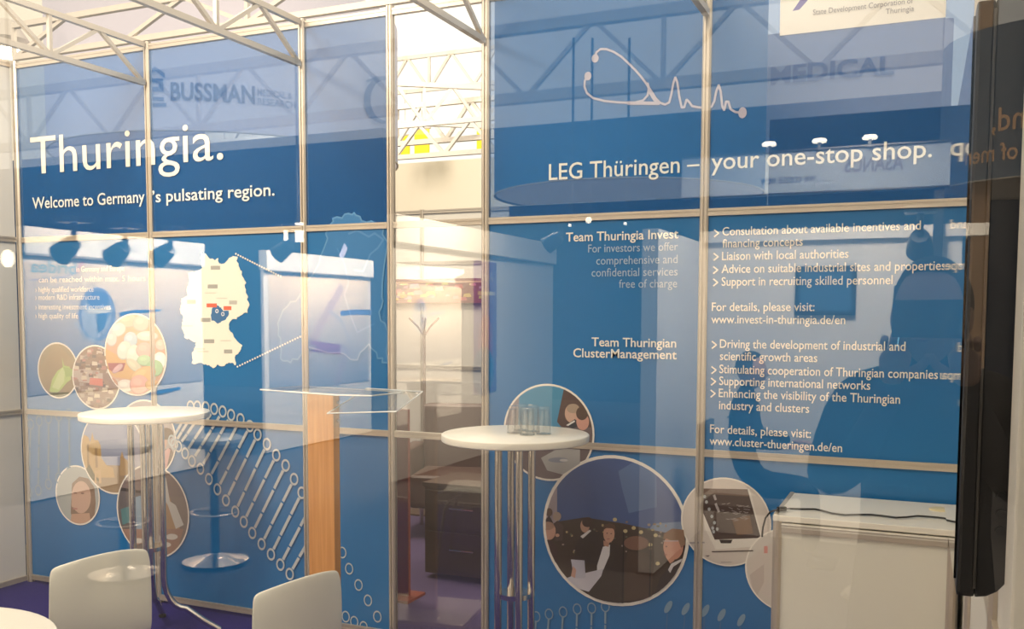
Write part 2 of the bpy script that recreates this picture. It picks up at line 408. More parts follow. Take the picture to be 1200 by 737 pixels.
for x, y, wd, c in ((213,381,26,(.75,.16,.09)),(293,395,20,(.75,.16,.09)),(232,190,24,(.42,.40,.36)),(218,285,25,(.42,.40,.36)),(110,363,22,(.42,.40,.36)),(322,366,20,(.55,.52,.46)),(182,455,25,(.42,.40,.36)),(200,563,26,(.42,.40,.36)),(297,615,21,(.42,.40,.36))):
    mp.poly([((x+i*wd)/4.338+200, (y+j*10)/4.338+270) for i, j in ((-1,-1),(1,-1),(1,1),(-1,1))], c)
for x, y in ((208,318),(265,345),(90,485),(150,602),(285,560),(170,615)):
    mp.poly([((x+i*28)/4.338+200, (y+j*3)/4.338+270) for i, j in ((-1,-1),(1,-1),(1,1),(-1,1))], (.72, .68, .58))
for x, y in ((240, 410), (270, 425)): mp.ring(wp(x/4.338+200, y/4.338+270), .006, .011, (.8, .8, .8), 16)
mp.build('country_map', wb)
dt = Flat(3)
for (xa, ya), (xb, yb), n in (((277.5, 297.5), (330, 324), 19), ((279.5, 429.5), (356, 393), 26)):
    for i in range(n+1):
        t = i/n; dt.disc(wp(xa+(xb-xa)*t, ya+(yb-ya)*t), .0055, .0055, CW, n=8)
dt.build('dotted_lines', wb)
reg = [(405,100),(430,72),(470,60),(495,66),(515,85),(560,92),(590,115),(604,170),(585,350),(575,400),(606,470),(606,575),(570,560),(540,510),(500,565),(440,540),(330,520),(300,555),(270,575),(235,560),(235,490),(225,440),(260,380),(300,345),(330,290),(370,230),(385,180)]
rp = [(x/2.949+250, y/2.949+230) for x, y in jag(reg, 8)]
rg = Flat(0); rg.poly(rp, (.035, .19, .44)); rg.line(rp, .008, (.11, .29, .52), True)
lion = [(470,130),(500,118),(540,140),(560,128),(590,150),(570,180),(545,200),(520,260),(490,255)]
rg.line([(x/2.949+250, y/2.949+230) for x, y in lion], .010, (.08, .25, .51))
rg.line([(x/2.949+250, y/2.949+230) for x, y in [(430,180),(455,230),(470,300),(455,340),(480,420),(500,470),(560,440)]], .008, (.06, .23, .50))
rg.build('region_map', wb)

# heartbeat line drawn by a stethoscope
st = Flat(3); sc_ = lambda L: [(x/2.947+560, y/2.947) for x, y in L]
PKC = (.50, .47, .56)
st.line(sc_([(407,200),(411,182),(425,171),(445,171),(470,180),(497,197),(522,220),(545,243),(565,266),(583,290),(600,316),(616,341),(630,356),(648,362),(662,355),(670,325),(676,290),(683,268),(690,285),(697,335),(705,372),(714,372),(722,345),(730,352),(742,368),(765,372),(792,374),(808,370),(818,350),(824,318),(833,294),(840,318),(845,368),(852,382),(858,352),(866,352),(874,378),(890,388),(905,390)]), .009, PKC)
st.line(sc_([(382,262),(371,280),(370,300),(378,322),(400,340),(440,350),(490,355),(540,356),(572,348),(588,330),(592,305),(588,288)]), .009, PKC)
st.line(sc_([(590,300),(598,325),(610,345),(628,358)]), .010, PKC); st.line(sc_([(520,357),(628,358)]), .014, PKC)
for x, y in ((407, 203), (382, 264)): st.disc(wp(x/2.947+560, y/2.947), .016, .018, PKC)
st.disc(wp(870.5, 132.5), .017, .022, PKC)
st.build('heartbeat_drawing', wb)

# chain of rods and rings (helix drawing)
RC = (.52, .56, .56)
def chain(pairs, ext, wd, col, r=(.020, .028), gap=True, name='helix_drawing'):
    c = Flat(2)
    for (a, b) in pairs:
        if a: c.ring(wp(*a), r[1]-wd, r[1], col, 16, .8)
        if b: c.ring(wp(*b), r[1]-wd, r[1], col, 16, .8)
        if a and b:
            l = math.hypot(b[0]-a[0], b[1]-a[1]); ux, uy = (b[0]-a[0])/l, (b[1]-a[1])/l; o = r[1]*1112/4.9
            A = (a[0]+ux*o, a[1]+uy*o); Bp = (b[0]-ux*o, b[1]-uy*o)
            for s, e in ((0, .30), (.35, .72), (.77, 1)):
                c.line([(A[0]+(Bp[0]-A[0])*s, A[1]+(Bp[1]-A[1])*s), (A[0]+(Bp[0]-A[0])*e, A[1]+(Bp[1]-A[1])*e)], wd*1.45, col)
    return c.build(name, wb)
T = [(242,477),(252,479),(262,482),(272,486),(283,491),(294,499),(303,509),(314,520),(325,533),(336,545),(346,561),(355,577),(366,592),(377,608)]
Bt = [(210,523),(218,531),(226,540),(236,549),(246,561),(256,573),(266,586),(277,599),(287,611),(297,624),(308,637),(319,649),(330,661),(341,672)]
chain(list(zip(T, Bt))+[((225, 476), (203, 516)), ((233, 476), (206, 520))], 0, .011, RC, (.024, .033))
Tl = [(37,497),(47,493),(58,490),(70,487),(82,485)]; Bl = [(35,577),(46,574),(58,567),(70,560),(83,553)]
chain(list(zip(Tl, Bl)), 0, .009, (.10, .22, .35), (.026, .034))
chain([((402,647), None), ((410,666), None), ((421,685), None), ((432,703), None), ((443,722), None), ((406,722), None), ((416,728), None), ((427,734), None)], 0, .007, RC, (.02, .03))
chain([((629,722), (625, 775)), ((644,719), (640, 775)), ((660.5,716.5), (657, 775)), ((677,713), (675, 772)), ((694,712), (693, 770)), ((710,710), (710, 768))], 0, .006, (.22, .33, .42), (.018, .026))
bl = Flat(2)
for x, y in ((783.6,710.6),(804,713),(827,715),(846,720),(869,726)):
    bl.ell(x, y, 3.5, 8, (.20, .33, .44), rot=.5); bl.line([(x-1, y+8), (x-3, 745)], .006, (.05, .17, .36))
bl.build('helix_drawing', wb)

# round photographs with white rims
def roundel(px, py, ry, bg, paint, base, ring=.011):
    x, z = wp(px, py); r = abs(wp(px, py-ry)[1]-z)
    f = Flat(base); f.ring((x, z), r-ring, r, (.86, .80, .70)); c = (x, z, r-ring+.002)
    f.disc((x, z), r-ring+.002, r-ring+.002, bg, n=48); f.k = base+2
    paint(f, c); f.build('round_photograph', wb)
def leafp(f, c):
    q = lambda L: [(x/6.7+40, y/6.7+370) for x, y in L]
    f.poly(q([(60,400),(180,200),(340,380),(340,300),(200,190),(60,300)]), (.26,.20,.10), c)
    f.poly(q([(130,590),(150,500),(190,435),(235,400),(228,330),(245,390),(290,400),(300,500),(270,520),(215,585),(170,615)]), (.40,.50,.16), c)
    f.poly(q([(150,560),(200,450),(232,405),(250,440),(245,520),(200,580)]), (.52,.60,.26), c)
    f.poly(q([(240,400),(320,420),(320,470),(260,480)]), (.30,.40,.12), c)
    f.poly(q([(120,600),(330,600),(330,650),(150,650)]), (.10,.10,.05), c)
roundel(69, 434, 33, (.30, .22, .11), leafp, 6)
def market(f, c):
    cx, cz, r = c; R = random.Random(3)
    f.raw(clip([(cx-r, cz+.1*r), (cx+r, cz+.2*r), (cx+r, cz-r), (cx-r, cz-r)], c), (.25,.16,.12))
    f.raw(clip([(cx-r, cz+.3*r), (cx+.3*r, cz+.2*r), (cx+.3*r, cz-.25*r), (cx-r, cz-.15*r)], c), (.45,.36,.30))
    for i in range(150):
        x = cx+R.uniform(-r, r); z = cz+R.uniform(-r, r); s = R.uniform(.008, .024)
        col = R.choice([(.55,.45,.36),(.16,.08,.06),(.42,.20,.16),(.60,.50,.38),(.28,.18,.12),(.10,.07,.06),(.36,.28,.22)])
        f.raw(clip([(x-s, z-s*.5), (x+s, z-s*.4), (x+s*.9, z+s*.5), (x-s*.8, z+s*.6)], c) or [(cx, cz)]*3, col, i % 8 == 0)
    f.raw([(cx-.25*r, cz-.02*r), (cx+.3*r, cz-.04*r), (cx+.3*r, cz-.28*r), (cx-.3*r, cz-.24*r)], (.60,.16,.10))
roundel(114, 442, 38, (.24, .15, .10), market, 10)
def pills(f, c):
    q = lambda L: [(x/6.7+40, y/6.7+370) for x, y in L]
    def p(x, y, rx, ry, col, rot=0):
        f.ell(x/6.7+40, y/6.7+370, rx/6.7*1.08, ry/6.7*1.08, tuple(k*.72 for k in col), c, rot)
        f.ell(x/6.7+40, (y-4)/6.7+370, rx/6.7, ry/6.7, col, c, rot); f.ell((x-rx*.2)/6.7+40, (y-ry*.3)/6.7+370, rx*.5/6.7, ry*.4/6.7, tuple(min(.9, k*1.15) for k in col), c, rot)
    f.poly(q([(560,0),(1050,0),(1050,180),(560,160)]), (.66,.34,.20), c)
    f.poly(q([(560,250),(720,340),(820,430),(780,500),(640,480),(560,400)]), (.62,.36,.14), c)
    f.poly(q([(590,370),(730,370),(710,430),(640,450),(600,420)]), (.34,.08,.08), c)
    for a in ((740,40,80,50,(.70,.46,.34)),(850,60,60,60,(.76,.48,.40)),(670,110,60,48,(.62,.66,.60),-.5),(620,180,40,55,(.66,.62,.58)),(900,160,80,36,(.70,.60,.54)),(770,190,50,60,(.44,.56,.62)),
              (720,270,52,70,(.68,.68,.60),.3),(790,300,50,70,(.70,.70,.60),.3),(880,270,62,58,(.74,.42,.36)),(1000,350,50,62,(.80,.78,.70)),(880,350,55,40,(.42,.58,.34)),(960,410,62,60,(.34,.52,.28),.6),
              (800,390,70,34,(.60,.56,.40),.7),(670,415,48,20,(.60,.36,.36),-.7),(870,470,100,60,(.74,.44,.20),-.5),(730,550,66,48,(.72,.66,.58)),(840,540,70,72,(.74,.40,.32),.3),(940,540,50,40,(.66,.40,.18)),(1010,230,40,40,(.68,.50,.42)),(620,540,50,50,(.50,.26,.16))):
        p(*a)
roundel(160, 415.5, 48.5, (.58, .34, .22), pills, 16)
qq = lambda L: [(x/4.333+60, y/4.333+490) for x, y in L]
def personp(f, c):
    f.poly(qq([(530,30),(650,30),(650,300),(530,300)]), (.42,.36,.34), c)
    f.poly(qq([(535,260),(550,200),(575,160),(610,150),(645,200),(640,290),(560,300)]), (.14,.09,.07), c)
    f.poly(qq([(552,240),(568,175),(600,150),(612,160),(590,260)]), (.60,.34,.32), c)
    f.ell(182.5+8, 518, 6.5, 10, (.56,.34,.24), c); f.ell(196, 508, 8.5, 7, (.12,.07,.04), c)
roundel(172, 514, 46, (.40, .36, .36), personp, 6)
def city(f, c):
    f.poly(qq([(120,-60),(400,-60),(400,330),(120,330)]), (.30,.33,.44), c)
    f.poly(qq([(120,230),(380,240),(380,400),(120,400)]), (.34,.24,.14), c)
    f.poly(qq([(130,240),(130,100),(145,92),(160,110),(175,82),(195,95),(205,120),(215,70),(225,110),(245,110),(258,140),(262,200),(290,240),(320,250),(330,300),(240,300),(160,290)]), (.50,.33,.14), c)
    f.poly(qq([(150,250),(148,130),(158,130),(160,250)]), (.28,.17,.07), c); f.poly(qq([(190,250),(188,130),(198,130),(200,250)]), (.28,.17,.07), c)
    f.poly(qq([(232,250),(228,150),(240,150),(244,250)]), (.30,.18,.08), c)
    f.poly(qq([(355,290),(357,200),(366,165),(376,200),(398,215),(398,290)]), (.46,.31,.16), c)
    f.poly(qq([(160,300),(200,230),(230,290),(260,320)]), (.14,.12,.06), c)
    f.poly(qq([(228,266),(258,262),(262,330),(250,330),(248,280),(235,280),(238,330),(228,330)]), (.56,.36,.18), c)
roundel(133, 529, 50, (.36, .34, .40), city, 10)
def facep(f, c):
    f.poly(qq([(28,230),(250,230),(250,545),(28,545)]), (.40,.42,.40), c)
    f.poly(qq([(112,330),(150,295),(195,305),(225,350),(232,430),(225,510),(190,535),(120,525),(105,480)]), (.24,.15,.10), c)
    f.ell(60+158/4.333, 490+400/4.333, 11.5, 19, (.56,.36,.27), c); f.poly(qq([(110,485),(200,480),(210,545),(100,545)]), (.52,.32,.22), c)
    f.ell(60+118/4.333, 490+435/4.333, 2.2, 4, (.56,.36,.27), c)
    for x, y in ((128, 378), (165, 380)): f.ell(60+x/4.333, 490+y/4.333, 2.2, .8, (.20,.11,.08), c)
    f.ell(60+128/4.333, 490+458/4.333, 3, 1, (.44,.20,.17), c)
roundel(92, 580, 35, (.40, .42, .40), facep, 6)
def lab(f, c):
    f.poly(qq([(340,240),(700,240),(700,400),(340,380)]), (.22,.16,.14), c)
    f.poly(qq([(345,360),(480,380),(500,560),(350,560)]), (.16,.13,.12), c)
    f.poly(qq([(480,400),(600,370),(660,560),(560,600),(480,580)]), (.40,.25,.13), c)
    f.poly(qq([(540,280),(590,300),(610,420),(640,440),(680,540),(640,560),(600,440),(560,380)]), (.56,.52,.46), c)
    f.poly(qq([(430,400),(470,390),(500,420),(495,580),(440,560)]), (.26,.34,.42), c)
    f.poly(qq([(360,460),(420,440),(425,520),(370,540)]), (.12,.24,.24), c)
    f.poly(qq([(350,560),(680,560),(640,700),(420,700)]), (.34,.20,.14), c)
    for x, y, r in ((560,610,8),(620,600,7),(590,640,6),(450,620,6),(520,640,5)): f.ell(60+x/4.333, 490+y/4.333, r, r*.5, (.62,.56,.48), c)
    f.poly(qq([(360,350),(500,372),(500,384),(360,366)]), (.06,.04,.03), c)
roundel(180, 599, 55, (.24, .18, .15), lab, 16)
h5 = lambda L: [(x/6.14+590, y/6.14+445) for x, y in L]
def meet(f, c):
    f.poly(h5([(0,30),(450,30),(450,340),(0,340)]), (.07,.26,.42), c); f.poly(h5([(0,140),(120,60),(110,330),(0,330)]), (.30,.26,.28), c)
    f.poly(h5([(440,60),(650,100),(650,500),(600,560),(430,350),(390,300)]), (.10,.06,.05), c)
    f.poly(h5([(0,340),(650,340),(650,720),(0,720)]), (.16,.12,.12), c)
    f.ell(590+495/6.14, 445+240/6.14, 8, 11, (.60,.38,.28), c); f.ell(590+505/6.14, 445+205/6.14, 7.5, 5.5, (.40,.30,.22), c)
    f.poly(h5([(455,325),(520,280),(560,330),(500,350)]), (.04,.04,.05), c); f.poly(h5([(455,325),(515,290),(520,300),(470,330)]), (.75,.72,.68), c)
    f.ell(590+575/6.14, 445+300/6.14, 7.5, 10, (.62,.32,.24), c); f.ell(590+570/6.14, 445+240/6.14, 7, 8, (.10,.06,.04), c)
    f.poly(h5([(275,560),(400,490),(555,500),(555,600),(430,680),(320,650)]), (.42,.40,.38), c)
    f.ell(590+400/6.14, 445+575/6.14, 12, 3, (.26,.28,.32), c); f.ell(590+440/6.14, 445+577/6.14, 5, 1.6, (.62,.60,.58), c)
roundel(643, 506.5, 57, (.14, .10, .10), meet, 6)
i4 = lambda L: [(x/4.094+630, y/4.094+530) for x, y in L]
def talk(f, c):
    P = lambda L, col: f.poly(i4(L), col, c)
    E = lambda x, y, rx, ry, col, rot=0: f.ell(630+x/4.094, 530+y/4.094, rx/4.094, ry/4.094, col, c, rot)
    P([(0,0),(740,0),(740,400),(0,400)], (.055,.10,.26)); P([(20,120),(97,120),(97,340),(20,340)], (.36,.30,.32))
    P([(390,90),(470,40),(570,90),(575,260),(440,290),(410,180)], (.10,.17,.34)); P([(520,390),(560,340),(700,330),(700,420)], (.20,.27,.40))
    P([(100,330),(230,310),(420,340),(600,380),(720,400),(720,740),(20,740),(20,400)], (.055,.032,.020))
    R = random.Random(5)
    for i in range(46):
        x, y = R.uniform(110, 620), R.uniform(325, 480); E(x, y, R.uniform(4, 9), R.uniform(3, 7), R.choice([(.26,.16,.09),(.40,.30,.14),(.12,.12,.07),(.30,.22,.18)]))
    for x, y in ((425,375),(465,360),(500,380),(570,395),(375,320),(545,440),(580,530)): E(x, y, 10, 9, (.55,.44,.22))
    E(60,285,16,20,(.12,.07,.05)); P([(35,330),(60,300),(80,335),(70,345)], (.05,.03,.03)); E(98,305,20,22,(.40,.30,.24)); P([(75,345),(100,325),(130,350),(125,420),(90,420)], (.08,.05,.04))
    P([(35,430),(60,410),(100,450),(100,520),(60,540)], (.06,.03,.025)); E(62,375,30,42,(.50,.28,.20)); E(55,350,30,20,(.34,.20,.14)); E(100,395,10,8,(.54,.30,.20))
    P([(180,500),(190,430),(225,385),(255,365),(300,380),(330,420),(320,530),(200,530)], (.045,.028,.022)); E(232,350,22,32,(.48,.27,.18)); E(245,332,27,24,(.06,.03,.02)); P([(210,400),(255,368),(262,374),(222,410)], (.7,.66,.62))
    P([(250,700),(290,560),(315,450),(340,425),(400,440),(420,520),(415,720)], (.045,.028,.020)); P([(290,540),(318,450),(352,440),(350,490),(320,560),(290,575)], (.72,.68,.66))
    P([(130,605),(170,590),(320,555),(310,590),(250,665),(200,650)], (.60,.56,.60)); P([(165,510),(230,515),(235,600),(180,600)], (.50,.48,.54)); P([(165,590),(175,540),(190,560),(185,600)], (.55,.32,.24))
    P([(320,420),(322,445),(345,450),(350,425)], (.46,.24,.16)); E(347,388,27,42,(.56,.31,.21)); P([(320,370),(325,345),(350,336),(375,345),(380,372),(362,362),(335,360)], (.10,.05,.03)); E(338,385,4,2.5,(.12,.06,.05)); E(358,387,4,2.5,(.12,.06,.05)); E(344,412,8,2.5,(.36,.15,.12))
    P([(420,530),(440,470),(530,480),(560,540),(550,700),(420,710)], (.075,.042,.026)); E(478,432,60,34,(.20,.10,.065)); P([(414,380),(420,380),(416,720),(408,720)], (.02,.012,.01)); P([(546,400),(550,400),(545,690),(538,690)], (.02,.012,.01))
    P([(560,700),(590,600),(640,540),(720,500),(720,700)], (.035,.022,.02)); P([(630,560),(645,530),(700,505),(700,515),(655,545),(640,575)], (.66,.62,.60)); E(655,450,48,62,(.58,.28,.19)); P([(610,440),(620,500),(640,530),(660,515),(645,440)], (.60,.30,.20))
    P([(605,415),(612,385),(650,362),(705,368),(712,440),(692,455),(680,420),(640,418),(625,410)], (.24,.12,.06)); E(622,448,4,3,(.10,.05,.04)); E(618,487,8,3,(.38,.13,.11)); P([(605,420),(680,418),(680,424),(605,424)], (.5,.4,.4))
roundel(720, 621.5, 88.5, (.05, .09, .22), talk, 10, .016)
j6 = lambda L: [(x/4.757+795, y/4.757+555) for x, y in L]
def device(f, c):
    P = lambda L, col: f.poly(j6(L), col, c)
    P([(0,0),(540,0),(540,540),(0,540)], (.66,.58,.50)); P([(130,90),(400,80),(470,360),(460,400),(210,420),(150,300)], (.76,.70,.62))
    P([(138,80),(388,84),(462,355),(205,365),(130,190)], (.075,.045,.035)); P([(138,80),(388,84),(396,125),(140,110)], (.16,.10,.075))
    P([(230,365),(305,365),(295,385),(240,385)], (.05,.035,.03)); P([(300,250),(400,230),(420,330),(330,340)], (.17,.085,.04))
    R = random.Random(2)
    for i in range(26): x, y = R.uniform(240, 380), R.uniform(165, 260); f.line(j6([(x, y), (x+R.uniform(8, 34), y+R.uniform(-9, 9))]), .003, (.30, .26, .24))
    for x, y in ((150,125),(160,155),(175,195),(190,235),(205,270),(200,320),(220,305),(195,300)): f.ell(795+x/4.757, 555+y/4.757, 1.7, 2, (.42,.44,.44), c)
    for x, y in ((196,118),(205,165),(214,185)): P([(x,y),(x+12,y-6),(x+22,y+24),(x+10,y+28)], (.45,.40,.38))
    P([(190,428),(420,422),(420,428),(190,434)], (.10,.07,.06)); P([(0,378),(150,375),(150,384),(0,388)], (.36,.32,.32)); P([(240,486),(300,486),(300,492),(240,492)], (.45,.40,.36)); P([(150,452),(178,450),(170,460)], (.2,.15,.15))
roundel(850.5, 611, 52, (.68, .60, .52), device, 16, .008)
def lastp(f, c):
    f.poly(j6([(380,480),(520,380),(560,560),(540,740),(430,740)]), (.66,.58,.50), c); f.poly(j6([(480,400),(500,400),(500,440),(480,440)]), (.7,.3,.25), c); f.poly(j6([(400,560),(480,500),(480,600),(430,700)]), (.56,.47,.40), c)
roundel(925, 668, 50, (.68, .62, .54), lastp, 22, .008)

# ------------------------------------------------------------------ lattice girders over the booth
def girder(name, a, b, h, pitch, r, label, group=None, mt=ALUD, cat='truss', br=1.4):
    a, b = Vector(a), Vector(b); L = (b-a).length; rz = math.atan2(b.y-a.y, b.x-a.x)
    root = empty(name, a, rz); tag(root, label, cat, group)
    n = max(2, round(L/pitch))
    MB().bar((0, 0, 0), (L, 0, 0), r*2).build('chord', mt, root); MB().bar((0, 0, h), (L, 0, h), r*2).build('chord', mt, root)
    me = None
    for k in range(n):
        s = L/n; x = k*s
        for (p, q) in (((x, 0, 0), (x+s/2, 0, h)), ((x+s/2, 0, h), (x+s, 0, 0))):
            MB().bar(p, q, r*br).build('brace', mt, root)
        if k % 2 == 0: MB().bar((x, 0, 0), (x, 0, h), r*br).build('upright', mt, root)
    return root
girder('lattice_girder', (-3.0, .0, 3.06), (2.0, .0, 3.06),   .18, .8, .015, 'long aluminium lattice girder running along the top of the blue back wall')
for x, lb in ((-2, 'aluminium lattice girder meeting the back wall left of the BUSSMAN lettering'), (-1, 'aluminium lattice girder meeting the back wall between BUSSMAN and the narrow blue panel'), (0, 'aluminium lattice girder meeting the back wall right of the open glass bay'),
              (1, 'aluminium lattice girder over the post behind the one-stop shop lettering')):
    girder('lattice_girder', (x, -2.97, 2.82), (x, -.03, 2.82), .20, .62, .013, lb, 'lattice girders crossing over the booth')

# ------------------------------------------------------------------ bar tables
def bar_table(loc, h, rz, label):
    root = empty('bar_table', loc, rz); tag(root, label, 'table', 'white bar tables')
    MB().lathe([(.0, h-.030), (.294, h-.030), (.299, h-.027), (.300, h-.022), (.300, h-.005), (.299, h-.002), (.296, h), (.0, h)], n=64).build('tabletop', TOP, root)
    MB().lathe([(0, h-.05), (.12, h-.05), (.12, h-.032), (0, h-.032)], n=32).build('mounting_plate', CHROME, root)
    for k in range(4):
        a = k*PI/2+.5; c, s = math.cos(a), math.sin(a); pts = []
        pts.append((0.07*c, .07*s, h-.05)); pts.append((0.07*c, .07*s, .30))
        for i in range(1, 7):
            t = i/6*PI/2; pts.append(((.07+.10*(1-math.cos(t)))*c, (.07+.10*(1-math.cos(t)))*s, .30-.16*math.sin(t)))
        pts += [(.25*c, .25*s, .075), (.33*c, .33*s, .022)]
        MB().tube(pts, .0155, 14).build('leg', CHROME, root)
        MB().lathe([(0, 0), (.018, 0), (.02, .008), (.014, .02), (0, .02)], (.333*c, .333*s, 0), 12).build('foot', BLACK, root)
    MB().lathe([(.0, .44), (.068, .44), (.068, .46), (0, .46)], n=24).build('collar', CHROME, root)
    return root
bar_table((-1.605, -.47, 0), 1.12, .1, 'round white bar table in front of the pill photograph, empty top')
bar_table((.34, -.44, 0), 1.115, .15, 'round white bar table carrying a cluster of upturned glasses')
# tumblers upside down on the right table
def tumbler(label):
    root = empty('tumbler'); tag(root, label, 'glass', 'upturned tumblers on the right bar table')
    h = .112
    MB().lathe([(.031, 0), (.0245, h-.012), (.023, h-.002), (.021, h), (0, h), (0, h-.012), (.0215, h-.014), (.0285, .002)], n=28).build('glass_body', TGLASS, root)
    MB().lathe([(.0285, 0), (.031, 0), (.0312, .004), (.0285, .004)], n=28).build('rim', TGLASS, root)
    return root
t0 = tumbler('upturned tumbler at the left end of the glass cluster on the bar table')
lb = ['x', 'upturned tumbler second from the left, rear row of the glass cluster', 'upturned tumbler in the middle of the glass cluster, front row', 'upturned tumbler in the middle of the glass cluster, rear row', 'upturned tumbler at the right end of the glass cluster, standing a little apart']
for i, (px, dy) in enumerate(((603, -.44), (611, -.35), (618, -.47), (624, -.37), (637, -.42))):
    if i == 0: o = t0
    else:
        o = t0.copy(); COL.objects.link(o)
        for ch in list(t0.children):
            c = ch.copy(); COL.objects.link(c); c.parent = o
        o['label'] = lb[i]
    p = at(px, 500, y=dy); o.location = (p.x, dy, 1.1155)

# ------------------------------------------------------------------ chairs
def chair(loc, rz, label):
    root = empty('chair', loc, rz); tag(root, label, 'chair', 'white plastic shell chairs')
    prof = [(.235, .425), (.225, .445), (.17, .455), (.05, .45), (-.08, .44), (-.155, .452), (-.195, .50), (-.215, .58), (-.228, .68), (-.235, .76), (-.238, .815)]
    wd = [.17, .19, .205, .21, .20, .19, .185, .18, .178, .175, .165]
    nv = 12; v = []; f = []
    for i, ((x, z), hw) in enumerate(zip(prof, wd)):
        back = max(0, (i-5)/5)
        for j in range(nv+1):
            u = -1+2*j/nv; curve = .055*u*u*back+.012*u*u*(1-back)
            zz = z+(.018*u*u if i < 6 else 0)-(.030*(u*u) if i == 10 else 0)
            v.append((x+curve, u*hw, zz))
    for i in range(len(prof)-1):
        for j in range(nv): a = i*(nv+1)+j; f.append((a, a+1, a+nv+2, a+nv+1))
    o = MB().add(v, f, True).build('seat_shell', PLASTIC, root, auto=False)
    md = o.modifiers.new('s', 'SOLIDIFY'); md.thickness = .009; md2 = o.modifiers.new('b', 'SUBSURF'); md2.levels = 2; md2.render_levels = 2
    for sx, sy in ((1, 1), (1, -1), (-1, 1), (-1, -1)):
        MB().tube([(.10*sx, .12*sy, .432), (.15*sx, .15*sy, .42), (.19*sx, .19*sy, .36), (.235*sx, .215*sy, .01)], .010, 10).build('leg', CHROME, root)
        MB().lathe([(0, 0), (.013, 0), (.014, .012), (0, .014)], (.236*sx, .216*sy, 0), 10).build('foot_cap', BLACK, root)
    return root
# backs stand across the view, rear of the backrest towards the camera
def place_chair(pa, pb, label, toward=-1):
    a, b = at(*pa, z=.80), at(*pb, z=.815); c = (a+b)/2; d = (b-a); rz = math.atan2(d.y, d.x)+PI/2
    f = Vector((math.cos(rz), math.sin(rz)))
    return chair((c.x+.205*f.x, c.y+.205*f.y, 0), rz, label)
place_chair((62, 662), (177, 634), 'white plastic shell chair in front of the white bar table, back towards the viewer')
place_chair((310, 690), (396, 660), 'white plastic shell chair in front of the beech lectern, back towards the viewer')
# round meeting table, edge at the lower left corner
root = empty('meeting_table', (-.52, -2.45, 0)); tag(root, 'round white meeting table cut by the lower left corner of the photo', 'table')
MB().lathe([(0, .715), (.385, .715), (.398, .722), (.40, .73), (.397, .738), (.385, .74), (0, .74)], n=64).build('tabletop', TOP, root)
MB().lathe([(.03, .02), (.03, .715)], n=24).build('pole', CHROME, root)
MB().lathe([(0, 0), (.24, 0), (.24, .01), (.05, .03), (0, .035)], n=48).build('base', CHROME, root)

# ------------------------------------------------------------------ lectern
root = empty('lectern', (-.585, -.45, 0), -.15); tag(root, 'beech lectern with a clear acrylic reading top beside the open glass bay', 'lectern')
MB().box((-.078, -.02, .02), (.078, .02, 1.245)).build('upright', WOOD, root, bevel=.003)
MB().box((-.30, -.22, 0), (.30, .22, .02)).build('base_plate', ALU, root, bevel=.004)
v = [(-.30, .20, 1.25), (-.085, .0, 1.252), (.30, .17, 1.25)]
MB().prism([(-.33, -.06), (.16, -.08), (.30, -.02), (.30, .20), (-.33, .20)], 1.247, 1.255, 'z').build('acrylic_shelf', ACRYL, root)
MB().add([(.08, -.06, 1.17), (.40, .02, 1.19), (.40, .20, 1.262), (.08, .20, 1.262), (.08, -.06, 1.162), (.40, .02, 1.182), (.40, .20, 1.254), (.08, .20, 1.254)],
         [(0,1,2,3),(7,6,5,4),(0,4,5,1),(1,5,6,2),(2,6,7,3),(3,7,4,0)]).build('reading_board', ACRYL, root)
EDGE = mat('acrylic_edge_glint', (.85, .85, .82), .2)  # off-white paints the glint along the clear acrylic edges
for L in ([(-.33,-.06,1.251),(.16,-.08,1.251),(.30,-.02,1.251),(.30,.20,1.251),(-.33,.20,1.251)], [(.08,-.06,1.166),(.40,.02,1.186),(.40,.20,1.258),(.08,.20,1.258)]):
    MB().tube(L, .0032, 6, closed=True).build('edge_glint', EDGE, root)
MB().box((.078, -.02, 1.10), (.084, .02, 1.245)).build('bracket', ACRYL, root)
for z in (1.13, 1.21): MB().tube([(.084, 0, z), (.092, 0, z)], .008, 12).build('bolt', CHROME, root)

# ------------------------------------------------------------------ counter cabinet
root = empty('counter_cabinet', (1.66, -.26, 0)); tag(root, 'white counter cabinet with aluminium edges below the one-stop shop texts', 'cabinet')
cx0, cx1, cy0, cy1, ch = -.285, .315, -.25, .225, .885
MB().box((cx0+.016, cy0+.012, .03), (cx1-.016, cy0+.018, ch-.055)).build('front_panel', PLASTIC, root)
MB().box((cx0+.012, cy0+.016, .03), (cx0+.018, cy1-.016, ch-.055)).build('side_panel', PLASTIC, root)
MB().box((cx1-.018, cy0+.016, .03), (cx1-.012, cy1-.016, ch-.055)).build('side_panel', PLASTIC, root)
MB().box((cx0+.016, cy1-.018, .03), (cx1-.016, cy1-.012, ch-.055)).build('rear_panel', PLASTIC, root)
for x in (cx0+.015, cx1-.015):
    for y in (cy0+.015, cy1-.015): MB().prism([(x+a, y+b) for a, b in profile(.015)], 0, ch-.02, 'z').build('corner_post', ALU, root)
for z in (.04, ch-.045):
    MB().box((cx0+.03, cy0+.002, z-.015), (cx1-.03, cy0+.028, z+.012)).build('rail', ALU, root)
MB().box((cx0, cy0, ch-.022), (cx1, cy1, ch)).build('worktop', TOP, root, bevel=.003)
for k, z in enumerate((ch-.030, ch-.040)): MB().box((cx0+.03, cy0+(.001 if k else -.004), z-.003), (cx1-.03, cy0+.01, z+.003)).build('trim_strip', TOP, root)
MB().box((cx0, cy0+.02, ch-.001), (cx0+.014, cy1, ch+.003)).build('edge_strip', ALU, root)
oc = at(1101, 597, z=ch+.001); MB().lathe([(0, 0), (.036, 0), (.036, .004), (.026, .007), (0, .007)], (oc.x-1.66, oc.y+.26, ch), 24).build('cable_grommet', mat('cream_plastic', (.72, .62, .38), .4), root)
